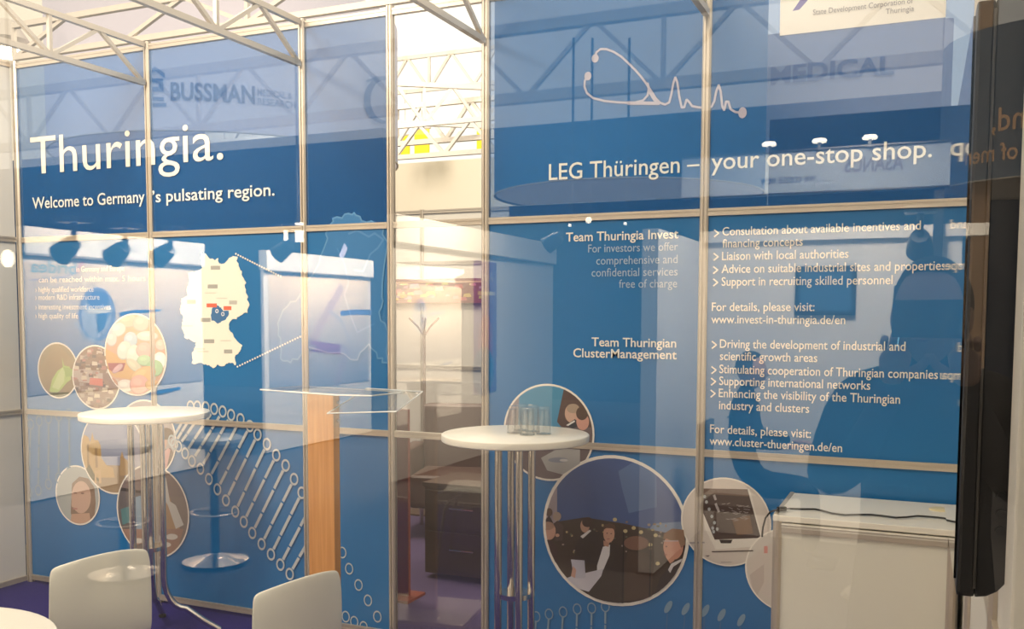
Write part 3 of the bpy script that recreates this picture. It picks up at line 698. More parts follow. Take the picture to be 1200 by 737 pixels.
# black cable over the counter
pl = [at(x, y, z=ch+.006) for x, y in ((925, 596), (940, 596.5), (955, 596.5), (962, 598), (975, 601.5), (990, 603.5), (1005, 603), (1020, 603), (1035, 604.5), (1050, 606.5), (1062, 606), (1075, 604.5), (1090, 605.5), (1105, 607), (1120, 610))]
tip = at(903, 597, y=-.30)
drop = [at(893, 629, y=-.30), at(894, 618, y=-.30), at(897, 607, y=-.30), at(903, 599.5, y=-.30), at(912, 597, z=ch+.02)]
root = empty('power_cable', (1.38, -.3, ch)); tag(root, 'thin black power cable lying across the white counter top and over its left edge', 'cable')
cb = MB().tube([p-Vector((1.38, -.3, ch)) for p in drop+pl], .0035, 8).build('cord', BLACK, root)
a, b = at(911, 596.5, z=ch+.012), at(921, 596, z=ch+.012)
MB().bar(a-Vector((1.38, -.3, ch)), b-Vector((1.38, -.3, ch)), .014, .016).build('adapter', BLACK, root, bevel=.003)

# ------------------------------------------------------------------ television on the right side wall
root = empty('television', (1.902, -2.30, 1.607), .0075); tag(root, 'black flat television seen edge-on on the right side wall', 'television')
W2, H2 = .55, .31; SOCK = mat('socket_black', (.004, .004, .004), .6)
MB().box((-.006, -W2, -H2), (.012, W2, H2)).build('bezel', BLACK, root, bevel=.004)
MB().box((-.0085, -W2+.012, -H2+.016), (-.006, W2-.012, H2-.012)).build('screen', SCREEN, root)
sh = [(.012, -H2), (.012, H2), (.044, H2-.004), (.050, H2-.03), (.0505, -H2+.065), (.0495, -H2+.048), (.0465, -H2+.032), (.041, -H2+.018), (.033, -H2+.008), (.023, -H2+.002)]
o = MB().prism(sh, -W2+.002, W2-.002, 'y').build('back_shell', BLACK, root, bevel=.002)
MB().box((.010, -W2-.0015, -H2+.01), (.0125, -W2+.002, H2-.01)).build('seam_trim', mat('dark_grey_plastic', (.05, .045, .04), .3), root)
MB().box((.050, -.20, -.15), (.075, .20, .15)).build('wall_bracket', mat('grey_bracket', (.12, .12, .12), .5, .4), root)
for k in range(3): MB().tube([(.034, -W2+.002, -.20-.018*k), (.034, -W2-.002, -.20-.018*k)], .005, 10).build('socket', SOCK, o)

struct('trim_1', MB().box((1.944, -2.955, 0), (1.982, -2.872, 3.0)), WHITE, bevel=.003)

# ------------------------------------------------------------------ beyond the wall: the hall and the neighbour's stand
struct('wall_hall', MB().box((-30, 20.5, -.02), (20, 20.8, 6.0)), CREAM)
struct('wall_hall_left', MB().box((-30, 16.5, 6.0), (-13.2, 16.8, 11.5)).box((-29.8, 16.52, -.02), (-13.4, 16.78, 6.0)), CREAM)
def hall_girder(a, b, h, pitch, r, label, br=1.4): return girder('roof_girder', a, b, h, pitch, r, label, 'roof girders of the hall', HALLT, br=br)
hall_girder((-13, 13.5, 5.15), (-5, 13.5, 5.15), .75, 1.2, .05, 'pale roof girder seen level through the open bay below the yellow banners')
hall_girder((-13, 9, 5.35), (-5.5, 14, 4.9), .75, 1.1, .045, 'pale roof girder crossing the open bay at a slant')
hall_girder((-13, 11, 4.4), (-5, 11, 4.4), .55, 1.0, .04, 'lowest pale roof girder seen through the open bay')
hall_girder((-16, 19, 7.65), (-4, 19, 7.65), .9, 1.4, .05, 'far roof girder carrying the yellow banners')
# added dark backing: blocks the bright hall behind the lower part of the foil
PART = mat('deep_blue_backing', (.012, .05, .13), .8)
for x0, x1, zt in ((-7.5, -.92, 2.62), (-.16, 1.15, 2.16), (1.16, 4.0, 2.50)): struct('wall_dark_backing', MB().box((x0, .62, 0), (x1, .66, zt)), PART)
# yellow hanging banners
for px0, px1, y0, y1, lb in ((470, 480, 158, 186, 'narrow yellow banner hanging far behind the open bay, leftmost of three'), (486, 503, 150, 184, 'broad yellow banner hanging far behind the open bay, middle of three'), (559, 568, 150, 176, 'yellow banner hanging far behind the open bay at its right post')):
    a, b = at(px0, y1, y=19), at(px1, y0, y=19)
    r_ = empty('hanging_banner', ((a.x+b.x)/2, 19, a.z)); tag(r_, lb, 'banner', 'yellow hall banners')
    hw = (b.x-a.x)/2; hh = b.z-a.z
    MB().box((-hw, -.02, 0), (hw, .02, hh)).build('cloth', mat('yellow_cloth', (.95, .72, .03), .7), r_)
    MB().tube([(-hw-.05, 0, hh), (hw+.05, 0, hh)], .03, 8).build('rod', ALUD, r_); MB().tube([(0, 0, hh), (0, 0, 7.62-a.z)], .012, 6).build('wire', ALUD, r_)
# curved fabric banners hanging in the hall
FAB = mat('pale_banner_cloth', (.76, .70, .77), .8, var=.04, scale=.6)
FABB = mat('blue_banner_cloth', (.05, .22, .42), .8, var=.05, scale=.6)
def ring_banner(c, r, z0, z1, label, mt, a0=PI, a1=2*PI, lining=None):
    root = empty('round_banner', (c[0], c[1], z0)); tag(root, label, 'banner', 'round hanging banners')
    n = 48; v = []; f = []
    for i in range(n+1):
        a = a0+(a1-a0)*i/n; v += [(r*math.cos(a), r*math.sin(a), 0), (r*math.cos(a), r*math.sin(a), z1-z0), (r*.992*math.cos(a), r*.992*math.sin(a), z1-z0), (r*.992*math.cos(a), r*.992*math.sin(a), 0)]
    for i in range(n):
        for k in range(4): f.append((i*4+k, i*4+(k+1) % 4, i*4+4+(k+1) % 4, i*4+4+k))
    MB().add(v, f, True).build('cloth', mt, root)
    MB().tube([(r*math.cos(a0+(a1-a0)*i/n), r*math.sin(a0+(a1-a0)*i/n), 0) for i in range(n+1)], .009, 8).build('lower_hoop', ALUD, root)
    if lining:
        v = []; f = []
        for i in range(n+1):
            a = a0+(a1-a0)*i/n; v += [(r*.985*math.cos(a), r*.985*math.sin(a), .01), (r*.985*math.cos(a), r*.985*math.sin(a), z1-z0)]
        for i in range(n): f.append((i*2, i*2+1, i*2+3, i*2+2))
        MB().add(v, f, True).build('lining', lining, root)
    for t in (.15, .5, .85):
        a = a0+(a1-a0)*t; MB().tube([(r*math.cos(a), r*math.sin(a), z1-z0), (r*math.cos(a), r*math.sin(a), z1-z0+2)], .008, 6).build('wire', ALUD, root)
    return root
def cyl_text(root, s, r, ang, width, cap, z, col, flip=1, bold=.01):
    """ang: angle of the middle of the word"""
    def mf(u, v):
        a = ang+flip*(u-width/2)/r; return (r*1.006*math.cos(a), r*1.006*math.sin(a), z+v)
    return letter(s, mf, width, cap, col, root, bold)
_v = at(270, 150, d=11.3); b1c = (_v.x, _v.y); b1 = ring_banner(b1c, 1.98, 3.40, 5.0, 'round pale banner with the BUSSMAN lettering seen through the upper left blue panels', FAB, PI-.7, 2*PI+.7)
def ang_at(c, r, px):   # angle of a banner's front seen at a place in the photo
    o = Vector(CAM['loc']).xy; d = at(px, 140, d=10).xy-o; d.normalize(); m_ = Vector(c)-o; t = m_.dot(d); k = (m_.length_squared-t*t)
    q = d*(t-math.sqrt(max(0, r*r-k)))+o-Vector(c); return math.atan2(q.y, q.x) % (2*PI), (t-math.sqrt(max(0, r*r-k)))
NAVY = (.012, .03, .13)
def banner_word(root, c, r, s, pa, pb, py, cap_px, col, bold=.01):
    (a, ta), (b, tb) = ang_at(c, r, pa), ang_at(c, r, pb); t = (ta+tb)/2
    k = t/CAM['f']; p = at((pa+pb)/2, py, d=t); return cyl_text(root, s, r, (a+b)/2, r*(b-a), cap_px*k, p.z-root.location.z, col, 1, bold)
banner_word(b1, b1c, 1.98, 'BUSSMAN', 201, 299, 135, 18, NAVY, .03)
banner_word(b1, b1c, 1.98, 'MEDICAL &', 302, 342, 126, 7, (.16,.18,.30)); banner_word(b1, b1c, 1.98, 'RESEARCH', 302, 346, 136, 7, (.16,.18,.30))
def banner_flat(root, c, r, polys, k0=0):
    f = Flat(k0, mapf=None, g=lambda x, y: (x, y)); vs = []; fs = []; cs = []
    for poly, col in polys:
        n = len(vs)
        for (x, y) in poly:
            a, t = ang_at(c, r, x); p = at(x, y, d=t/ (1+.12*((x-600)/1112)**2)); vs.append((r*1.008*math.cos(a), r*1.008*math.sin(a), p.z-root.location.z))
        fs.append(tuple(range(n, n+len(poly)))); cs.append(col)
    f.v = vs; f.f = fs; f.c = cs; return f.build('emblem', root)
LB = (.03, .11, .30)
banner_flat(b1, b1c, 1.98, [([(173,104),(184,97),(195,104),(195,109),(184,102),(173,109)], LB), ([(176,110),(193,110),(193,115),(176,115)], LB), ([(188,115),(193,115),(193,122),(188,122)], LB), ([(176,119),(193,119),(193,124),(176,124)], LB), ([(176,124),(181,124),(181,134),(176,134)], LB), ([(176,130),(193,130),(193,134),(176,134)], LB), ([(169,137),(196,136),(196,140),(169,141)], LB)])
# arc emblem
arc = []
for i in range(14):
    t0_, t1_ = PI*.42+i*PI*.085, PI*.42+(i+1)*PI*.085
    wd0, wd1 = 2+6*math.sin(i/14*PI), 2+6*math.sin((i+1)/14*PI)
    arc.append(([(447+22*math.cos(t0_), 124-26*math.sin(t0_)), (447+22*math.cos(t1_), 124-26*math.sin(t1_)), (447+(22-wd1)*math.cos(t1_), 124-(26-wd1)*math.sin(t1_)), (447+(22-wd0)*math.cos(t0_), 124-(26-wd0)*math.sin(t0_))], (.03, .14, .34)))
arc.append(([(428,102),(440,97),(456,96),(456,99),(440,101),(429,104)], (.03, .14, .34)))
banner_flat(b1, b1c, 1.98, arc)
b2c = (-1.297, 6.474); b2 = ring_banner(b2c, 1.5, 2.93, 5.2, 'round banner above the LEG lettering, its pale inside seen from below', FABB, 0, 2*PI, mat('pale_lining', (.80, .78, .80), .8))
_v = at(1000, 130, d=15.0); b3c = (_v.x, _v.y)
_a, _b = ang_at(b3c, 4.5, 896)[0], ang_at(b3c, 4.5, 1114)[0]
b3 = ring_banner(b3c, 4.5, 3.52, 4.9, 'pale curved banner with the MEDICAL lettering seen through the upper right blue panels', FAB, _a, _b)
banner_word(b3, b3c, 4.5, 'MEDICAL', 903, 1046, 113, 18, (.16, .22, .42), .03)
# neighbour's stand seen through the open bay
nb = panel_wall('wall_neighbour', (0, 3.0, 0), 0, [-4, -3, -2, -1, 0, 1], [(WHITE, WHITE, WHITE)]*5, post=post_mesh(2.46), LV=[(.03, 1.16), (1.16, 2.02), (2.02, 2.44)])
hd = empty('picture_frieze', (-1.85, 2.97, 1.69)); tag(hd, 'long red and yellow picture frieze on the white wall beyond the open bay', 'sign')
MB().box((-.75, -.01, 0), (.75, .01, .20)).build('board', mat('frieze_board', (.20, .05, .04), .5), hd)
fr = Flat(0, mapf=lambda x, z, k: (x, -.0106-.0003*k, z), g=lambda x, y: (x, y)); R_ = random.Random(4)
for i in range(50):
    x = R_.uniform(-.72, .7); z = R_.uniform(.01, .15); s = R_.uniform(.02, .05)
    fr.raw([(x-s, z), (x+s, z), (x+s*.7, z+s*.8), (x-s*.8, z+s*.7)], R_.choice([(.55,.18,.22),(.62,.42,.12),(.70,.55,.25),(.50,.10,.10),(.40,.25,.30),(.45,.42,.10)]), i % 6 == 0)
fr.raw([(-.75, .165), (.75, .165), (.75, .18), (-.75, .18)], (.60, .34, .22)); fr.build('frieze_print', hd)
root = empty('coat_stand', (-1.83, 2.72, 0)); tag(root, 'slim coat stand with forked hooks beyond the open bay', 'coat stand')
MB().tube([(0, 0, .02), (0, 0, 1.55)], .013, 10).build('pole', mat('brown_tube', (.30, .22, .18), .4), root)
for k in range(4):
    a = k*PI/2+.6; MB().tube([(0, 0, 1.42), (.05*math.cos(a), .05*math.sin(a), 1.50), (.12*math.cos(a), .12*math.sin(a), 1.57)], .008, 8).build('hook', mat('hook_brown', (.25, .16, .12), .4), root)
MB().lathe([(0, 0), (.16, 0), (.16, .012), (.03, .025), (0, .025)], n=32).build('base', DARKWOOD, root)
p = at(541, 590, y=1.15); root = empty('brown_chest', (p.x+.06, 1.25, 0)); tag(root, 'dark brown low chest standing beyond the open bay', 'cabinet')
MB().box((-.26, -.2, .03), (.26, .2, .56)).build('body', DARKWOOD, root, bevel=.004); MB().box((-.27, -.21, .56), (.27, .21, .585)).build('top', DARKWOOD, root, bevel=.004)
for z in (.06, .31): dr = MB().box((-.25, -.212, z), (.25, -.2, z+.23)).build('drawer', DARKWOOD, root, bevel=.003); MB().tube([(-.08, -.225, z+.13), (.08, -.225, z+.13)], .006, 8).build('handle', CHROME, dr)
p = at(472, 700, z=0); root = empty('display_board', (p.x, p.y, 0)); tag(root, 'narrow red-brown display board standing beyond the left post of the open bay', 'board')
MB().box((-.045, -.012, .015), (.045, .012, 1.07)).build('panel', REDWOOD, root, bevel=.002); MB().box((-.09, -.10, 0), (.09, .10, .015)).build('base', REDWOOD, root)
# dark armchair beyond the bay
p = at(527, 520, y=2.1); root = empty('armchair', (p.x, 2.15, 0), .25); tag(root, 'dark brown leather armchair near the neighbouring white wall', 'armchair')
LEA = mat('brown_leather', (.12, .065, .05), .45, bump=.1)
MB().box((-.27, -.24, .22), (.27, .28, .46)).build('seat', LEA, root, bevel=.04, seg=3); MB().box((-.28, .20, .40), (.28, .33, .93)).build('backrest', LEA, root, bevel=.045, seg=3)
for s in (-1, 1):
    MB().box((s*.33-.05, -.24, .2), (s*.33+.05, .28, .64)).build('armrest', LEA, root, bevel=.03, seg=3)
    for y in (-.19, .24): MB().tube([(s*.3, y, 0), (s*.3, y, .22)], .016, 8).build('leg', CHROME, root)
root = empty('roof_lamp', at(8, 62, d=9)); tag(root, 'glaring round hall lamp at the upper left edge', 'lamp')
MB().lathe([(0, 0), (.16, .02), (.2, .12), (.08, .3), (0, .32)], n=24).build('housing', ALUD, root)
MB().lathe([(0, -.02), (.17, -.02), (.17, .0), (0, 0)], n=24).build('lens', mat('lamp_lens', (1, .95, .8), emit=12), root)

# ------------------------------------------------------------------ across the aisle: what the glass front mirrors
struct('wall_dark_backdrop', MB().box((-28, -19.2, -.02), (16, -19, 5.2)), CLOTH)  # added dark backdrop, keeps the bright world out of the mirror image
BW = mat('white_stand_panel', (.80, .76, .70), .6, var=.02)
GRADB = mat('pale_blue_poster', (.6, .6, .6), .5, var=.05, scale=1)
_n = GRADB.node_tree; _tc = _n.nodes.new('ShaderNodeTexCoord'); _sx = _n.nodes.new('ShaderNodeSeparateXYZ'); _mr = _n.nodes.new('ShaderNodeMapRange'); _cr = _n.nodes.new('ShaderNodeValToRGB')
_mr.inputs['From Min'].default_value = .6; _mr.inputs['From Max'].default_value = 2.05      # fades from blue at the foot to cream at the top
_cr.color_ramp.elements[0].color = (.30, .33, .42, 1); _cr.color_ramp.elements[1].color = (.80, .64, .46, 1)
_n.links.new(_tc.outputs['Object'], _sx.inputs[0]); _n.links.new(_sx.outputs['Z'], _mr.inputs['Value']); _n.links.new(_mr.outputs[0], _cr.inputs[0]); _n.links.new(_cr.outputs[0], _n.nodes['Principled BSDF'].inputs['Base Color'])
def stand_wall(name, x, y0, y1, z1, hdr, label):
    """stand wall facing +x, with a header strip"""
    root = empty(name, (x, (y0+y1)/2, 0)); tag(root, label, 'stand wall'); h = abs(y1-y0)/2
    MB().box((-.04, -h, 0), (0, h, z1)).build('wall_panel', BW, root)
    MB().box((-.06, -h, z1), (.05, h, z1+hdr)).build('header', BW, root)
    MB().box((.0, -h, z1-.02), (.055, h, z1)).build('header_rail', mat('grey_rail', (.22, .20, .20), .4, .5), root)
    return root
def poster(root, y0, y1, z0, z1, mt, x=.001):
    return MB().box((x, y0, z0), (x+.006, y1, z1)).build('poster', mt, root)
def stand_text(root, s, ya, z, width, cap, col, bold=0, x=.0085):
    """reads correctly from the aisle on a wall facing +x: runs towards +y"""
    return letter(s, lambda u, v: (x, ya+u, z+v), width, cap, col, root, bold)
sA = stand_wall('poster_wall', -5.08, -7.69, -9.83, 2.1, .22, 'white stand wall with the left bridea poster, mirrored in the glass')
h = 1.07
poster(sA, -h+.02, h-.02, .9, 2.03, GRADB)
def mir(root, px, py, x=-5.08):
    """place on a stand wall that the glass shows at a place in the photo: (along, up)"""
    v = at(px, py, x=x); return (-6-v.y-root.location.y, v.z)
def mtext(root, s, pr, pl, cap_px, col, bold=0, x=-5.08):
    a, b = mir(root, *pr, x), mir(root, *pl, x); c = mir(root, pr[0], pr[1]-cap_px, x)
    return stand_text(root, s, a[0], (a[1]+b[1])/2, b[0]-a[0], c[1]-a[1], col, bold)
def mflat(root, x=-5.08): return Flat(0, mapf=lambda y, z, k: (.0078+.0003*k, y, z), g=lambda a, b: mir(root, a, b, x))
mtext(sA, 'bridea', (89, 321), (35, 319), 14, (.16, .34, .44), .01)
mtext(sA, 'medical', (88, 329), (50, 327), 5, (.35, .38, .42))
fx = mflat(sA)
fx.line([(96, 307), (90, 318), (87, 320)], .02, (.55, .14, .18)); fx.line([(88, 320), (76, 324), (60, 327), (34, 328)], .012, (.34, .30, .40))
fx.ell(113, 368, 22, 32, (.20, .28, .46)); fx.ell(112, 372, 17, 24, (.40, .46, .58)); fx.ell(114, 352, 13, 11, (.08, .18, .42)); fx.poly([(112, 368), (128, 366), (122, 384), (114, 392)], (.08, .20, .42))
fx.poly([(98, 364), (128, 360), (131, 362), (129, 366), (104, 368)], (.68, .68, .64)); fx.poly([(139, 366), (158, 363), (190, 362.5), (186, 365), (160, 367), (140, 371)], (.05, .16, .40))
fx.line([(88, 378), (100, 396), (122, 404)], .03, (.50, .54, .62)); fx.poly([(170, 462), (190, 456), (211, 453), (211, 456), (190, 461)], (.05, .16, .40))
fx.build('poster_print', sA)
sB = stand_wall('poster_wall', -5.08, -10.84, -13.1, 2.1, .22, 'white stand wall with the horse-like surgical chair poster, mirrored in the glass')
poster(sB, -h+.02, h-.02, .7, 2.05, GRADB)
mtext(sB, 'bridea', (374, 325), (329, 323), 13, (.24, .26, .36), .01)
fx = mflat(sB); q6 = lambda L: [(x/2.949+250, y/2.949+230) for x, y in L]
fx.line(q6([(440, 312), (425, 345), (395, 395), (365, 450), (338, 510)]), .12, (.50, .36, .36)); fx.line(q6([(338, 518), (440, 530)]), .13, (.30, .12, .28))
fx.line(q6([(440, 530), (462, 535), (440, 590), (425, 650)]), .10, (.40, .34, .42)); fx.line(q6([(300, 520), (350, 522)]), .06, (.44, .38, .42)); fx.line(q6([(440, 405), (490, 400), (545, 402)]), .07, (.10, .16, .36))
fx.line(q6([(400, 395), (440, 430), (470, 500)]), .05, (.44, .40, .46)); fx.line(q6([(455, 175), (440, 210)]), .10, (.30, .30, .42))
fx.build('poster_print', sB)
sC = stand_wall('stand_wall', -2.78, -9.83, -14.0, 2.28, .26, 'bright white stand wall mirrored across the open bay')
poster(sC, -.25, .35, .7, 2.2, mat('violet_poster', (.22, .14, .42), .5))
stand_text(sC, 'Aymon', -.15, 1.98, .42, .11, (.7, .7, .75), .0); fx = Flat(0, mapf=lambda y, z, k: (.0078+.0003*k, y, z), g=lambda a, b: (a, b))
fx.raw([(-.2, 1.82), (.25, 1.82), (.25, 1.86), (-.2, 1.86)], (.8, .76, .6)); fx.disc((.05, 1.25), .2, .35, (.42, .14, .36)); fx.disc((.1, .95), .28, .28, (.06, .18, .42)); fx.build('poster_print', sC)
# spotlights on arms above the posters
def spot(loc, d, label):
    root = empty('spotlight', loc); tag(root, label, 'spotlight', 'spotlights over the stands across the aisle')
    d = Vector(d).normalized(); sd = MB()
    sd.tube([Vector((0, 0, 0)), d*.05, d*.16], [.05, .065, .08], 20); sd.build('lamp_head', BLACK, root)
    MB().tube([(0, 0, 0), (0, 0, .14)], .02, 10).build('arm', BLACK, root); MB().box((-.09, -.09, .13), (.09, .09, .17)).build('driver_box', BLACK, root, bevel=.01)
for px, py, d_, d, lb in ((87, 284, 6.4, (-1, 0, -.6), 'black arm spotlight, leftmost over the first mirrored poster'), (147, 289, 6.9, (-1, 0, -.6), 'black arm spotlight over the middle of the first mirrored poster'), (200, 291, 7.4, (-1, 0, -.6), 'black arm spotlight right of the first mirrored poster, beside the country map'),
                       (340, 287, 8.2, (-1, 0, -.6), 'black arm spotlight just left of the second mirrored poster'), (657, 277, 8.5, (-1, 0, -.6), 'black arm spotlight mirrored beside the Team Thuringia Invest heading'), (1078, 276, 5.6, (0, -1, -.6), 'black arm spotlight above the mirrored meeting room')):
    p = at(px, py, d=d_); spot((p.x, -6-p.y, p.z), d, lb)
# fascia boards high over the aisle stands
fas = empty('fascia_board', (1.3, -8.88, 2.43)); tag(fas, 'long pale blue fascia board lettered ASANUS, mirrored above the bullet list', 'sign')
FASB = mat('blue_fascia', (.30, .36, .44), .6)
MB().box((-1.1, -.05, 0), (.66, 0, .30)).build('board', FASB, fas)
letter('ASANUS', lambda u, v: (.38-u, .006, .13+v), .37, .095, (.008, .03, .12), fas, .02); letter('…we create new', lambda u, v: (-.12-u, .006, .08+v), .42, .06, (.008, .03, .12), fas, .0)
MB().box((-1.1, .002, 0), (.66, .04, .010)).box((-1.1, .002, .29), (.66, .04, .30)).build('edge_strip', BLACK, fas)
DL = mat('downlight_lens', (1, .9, .7), emit=6)
for k in (-.48, -.15, .17): MB().lathe([(0, 0), (.045, 0), (.05, .012), (.04, .025), (0, .025)], (k, .06, .33), 16).build('downlight', DL, fas)
for k in (-.48, -.15, .17): MB().box((k-.01, 0, .28), (k+.01, .06, .335)).build('lamp_arm', BLACK, fas)
for x in (-1.0, .6): MB().box((x-.03, -.05, -2.43), (x+.03, -.01, 0)).build('support_post', BLACK, fas)
# meeting room of the stand opposite
rm = empty('meeting_room_wall', (1.9, -9.0, 0)); tag(rm, 'white meeting room wall mirrored behind the bullet list texts', 'stand wall')
MB().box((-1.55, -.04, 0), (.15, 0, 2.12)).build('wall_panel', BW, rm); MB().box((-1.6, -.02, 2.12), (.3, .06, 2.20)).build('header', BW, rm)
MB().box((-1.65, -.04, 0), (-1.55, 1.3, 2.12)).build('return_panel', BW, rm)
pf = empty('framed_picture', (1.20, -8.99, 1.72)); tag(pf, 'dark blue framed picture mirrored beside the seated visitor', 'picture')
MB().box((-.20, 0, -.12), (.20, .03, .22)).build('frame', BLACK, pf); MB().box((-.17, .03, -.09), (.17, .034, .19)).build('print', mat('navy_picture', (.03, .10, .22), .4), pf)
mo = empty('wall_monitor', (1.78, -8.99, 1.50)); tag(mo, 'tall lit wall monitor mirrored left of the photographer', 'monitor')
MB().box((-.14, 0, -.38), (.14, .05, .30)).build('casing', BLACK, mo); MB().box((-.12, .05, -.36), (.12, .054, .28)).build('screen', mat('lit_screen', (.25, .55, .75), emit=1.6), mo)
mt_ = empty('visitor_table', (1.66, -7.75, 0)); tag(mt_, 'round white table with flowers mirrored under the bullet list', 'table')
MB().lathe([(0, .72), (.40, .72), (.40, .745), (0, .745)], n=40).build('tabletop', TOP, mt_); MB().tube([(0, 0, .02), (0, 0, .72)], .03, 12).build('pole', CHROME, mt_); MB().lathe([(0, 0), (.22, 0), (.2, .02), (0, .03)], n=32).build('base', CHROME, mt_)
fl = empty('flower_vase', (1.50, -7.75, .745)); tag(fl, 'glass vase of pink flowers on the mirrored visitor table', 'flowers')
MB().lathe([(0, 0), (.03, 0), (.045, .06), (.03, .14), (.035, .16)], n=20).build('vase', TOP, fl)
PF = mat('pink_petals', (.75, .14, .18), .6)
for k in range(7):
    a = k*2*PI/7; x, y, z = .06*math.cos(a), .06*math.sin(a), .24+.03*(k % 3)
    MB().tube([(0, 0, .12), (x*.6, y*.6, z-.06), (x, y, z)], .003, 6).build('stem', mat('green_stem', (.05, .18, .04)), fl)
    MB().lathe([(0, -.015), (.02, -.01), (.034, .008), (.02, .02), (0, .024)], (x, y, z), 10).build('flower', PF, fl)
# bar stools in the aisle
def stool(loc, label):
    root = empty('bar_stool', loc); tag(root, label, 'stool', 'bar stools mirrored below the left table')
    MB().lathe([(0, 0), (.20, 0), (.205, .008), (.12, .03), (.035, .05), (.03, .055), (0, .055)], n=40).build('base', CHROME, root)
    MB().tube([(0, 0, .05), (0, 0, .40), (0, 0, .76)], [.028, .028, .022], 14).build('pole', mat('blue_pole', (.03, .12, .28), .3), root)
    MB().tube([(.15*math.cos(2*PI*k/24), .15*math.sin(2*PI*k/24), .32) for k in range(24)], .009, 8, closed=True).build('footrest', CHROME, root)
    MB().bar((-.15, 0, .32), (.15, 0, .32), .012).build('footrest_bar', CHROME, root)
    MB().lathe([(0, .75), (.16, .75), (.19, .78), (.19, .80), (.16, .815), (0, .81)], n=32).build('seat', PLASTIC, root)
stool((-2.32, -6.82, 0), 'disc-footed bar stool mirrored right of the left bar table'); stool((-2.62, -6.35, 0), 'disc-footed bar stool mirrored behind the left bar table legs')
# ringed banner over the aisle
_v = at(1222, 200, d=9.0); b4 = ring_banner((_v.x, -6-_v.y), .90, 2.82, 4.17, 'round dark blue banner lettered home of medicine, mirrored at the right edge', mat('deep_blue_cloth', (.12, .17, .24), .8), 0, 2*PI, mat('pale_lining', (.6, .55, .5), .8))
def aw(s, ang, wd, cap, z): cyl_text(b4, s, .90, ang, wd, cap, z, (.9, .55, .32), 1, .01)
aw('land,', 1.9, .42, .20, .42); aw('home of men', 1.9, .95, .15, .16)
hall_girder((-14, -12.5, 4.14), (4, -12.5, 4.14), .80, 1.7, .06, 'dark roof girder over the aisle, mirrored as a long blurred beam', .8)

# ------------------------------------------------------------------ people (mirrored in the glass)
def skin_body(name, joints, bones, mt, parent, root_i=0, sub=1):
    me = bpy.data.meshes.new(name); me.from_pydata([j[:3] for j in joints], bones, []); o = link(name, me, parent, mt)
    md = o.modifiers.new('skin', 'SKIN'); md.use_smooth_shade = True
    sv = me.skin_vertices[0].data if me.skin_vertices else None
    if sv is None:
        bm = bmesh.new(); bm.from_mesh(me); bm.verts.layers.skin.verify(); bm.to_mesh(me); bm.free(); sv = me.skin_vertices[0].data
    for i, j in enumerate(joints): sv[i].radius = (j[3], j[4] if len(j) > 4 else j[3]); sv[i].use_root = (i == root_i)
    s2 = o.modifiers.new('sub', 'SUBSURF'); s2.levels = sub; s2.render_levels = sub
    return o
def head(parent, c, rz, hair_mt=None):
    """head with nose, eyes, ears, facing local +y turned by rz"""
    hr = Matrix.Rotation(rz, 3, 'Z'); c = Vector(c)
    def blob(name, ctr, rad, mt, n=16, m_=12, cut=None, par=None):
        v = []; f = []
        for i in range(m_+1):
            t = PI*i/m_
            for k in range(n):
                p = 2*PI*k/n; q = Vector((rad[0]*math.sin(t)*math.cos(p), rad[1]*math.sin(t)*math.sin(p), rad[2]*math.cos(t)))
                if cut: q = cut(q)
                v.append(c+hr @ (Vector(ctr)+q))
        for i in range(m_):
            for k in range(n): f.append((i*n+k, i*n+(k+1) % n, (i+1)*n+(k+1) % n, (i+1)*n+k))
        return MB().add(v, f, True).build(name, mt, par or parent, auto=False)
    def jaw(q):
        if q.z < 0: q.x *= 1+q.z*2.2; q.y += -q.z*.08
        return q
    hd_ = blob('head', (0, 0, 0), (.077, .095, .115), SKIN, cut=jaw)
    blob('nose', (0, .098, -.015), (.012, .018, .024), SKIN, 10, 8, par=hd_)
    for s in (-1, 1):
        blob('ear', (s*.078, -.005, -.01), (.010, .020, .032), SKIN, 8, 8, par=hd_); blob('eye', (s*.031, .082, .012), (.013, .010, .008), EYE, 8, 6, par=hd_)
    blob('mouth', (0, .090, -.055), (.022, .008, .006), LIPS, 8, 6, par=hd_)
    def hc(q):
        if q.y > .02 and q.z < .06: q.y = .02+(q.y-.02)*.2
        if q.z < -.03: q.z = -.03+(q.z+.03)*.3
        return q
    blob('hair', (0, -.008, .018), (.086, .102, .112), hair_mt or HAIR, cut=hc, par=hd_)
def hand(parent, wrist, fwd, side, up, s=1, curl=.5):
    """palm and five separate curled fingers; fwd along the hand, side towards the thumb"""
    w_, f_, d_, u_ = Vector(wrist), Vector(fwd).normalized(), Vector(side).normalized(), Vector(up).normalized()
    J = [(*w_, .024, .018), (*(w_+f_*.05), .036, .014), (*(w_+f_*.085), .036, .012)]; Bn = [(0, 1), (1, 2)]
    skin_body('palm', J, Bn, SKIN, parent)
    for k, (o, l) in enumerate(((.027, .072), (.009, .080), (-.009, .074), (-.026, .058))):
        b = w_+f_*.075+d_*o; p1 = b+f_*l*.45-u_*l*.12*curl; p2 = p1+(f_*(1-curl)-u_*curl).normalized()*l*.33; p3 = p2+(f_*(.5-curl)-u_).normalized()*l*.26
        skin_body('finger', [(*b, .009), (*p1, .0085), (*p2, .008), (*p3, .007)], [(0, 1), (1, 2), (2, 3)], SKIN, parent)
    b = w_+f_*.025+d_*.028; p1 = b+(f_*.6+d_*.8).normalized()*.035; p2 = p1+(f_+d_*.2-u_*.3).normalized()*.03
    skin_body('thumb', [(*b, .012), (*p1, .0105), (*p2, .008)], [(0, 1), (1, 2)], SKIN, parent)
ph = empty('photographer', (1.868, -4.42, 0)); tag(ph, 'person in dark jacket holding up a phone, mirrored dark beside the television', 'person')
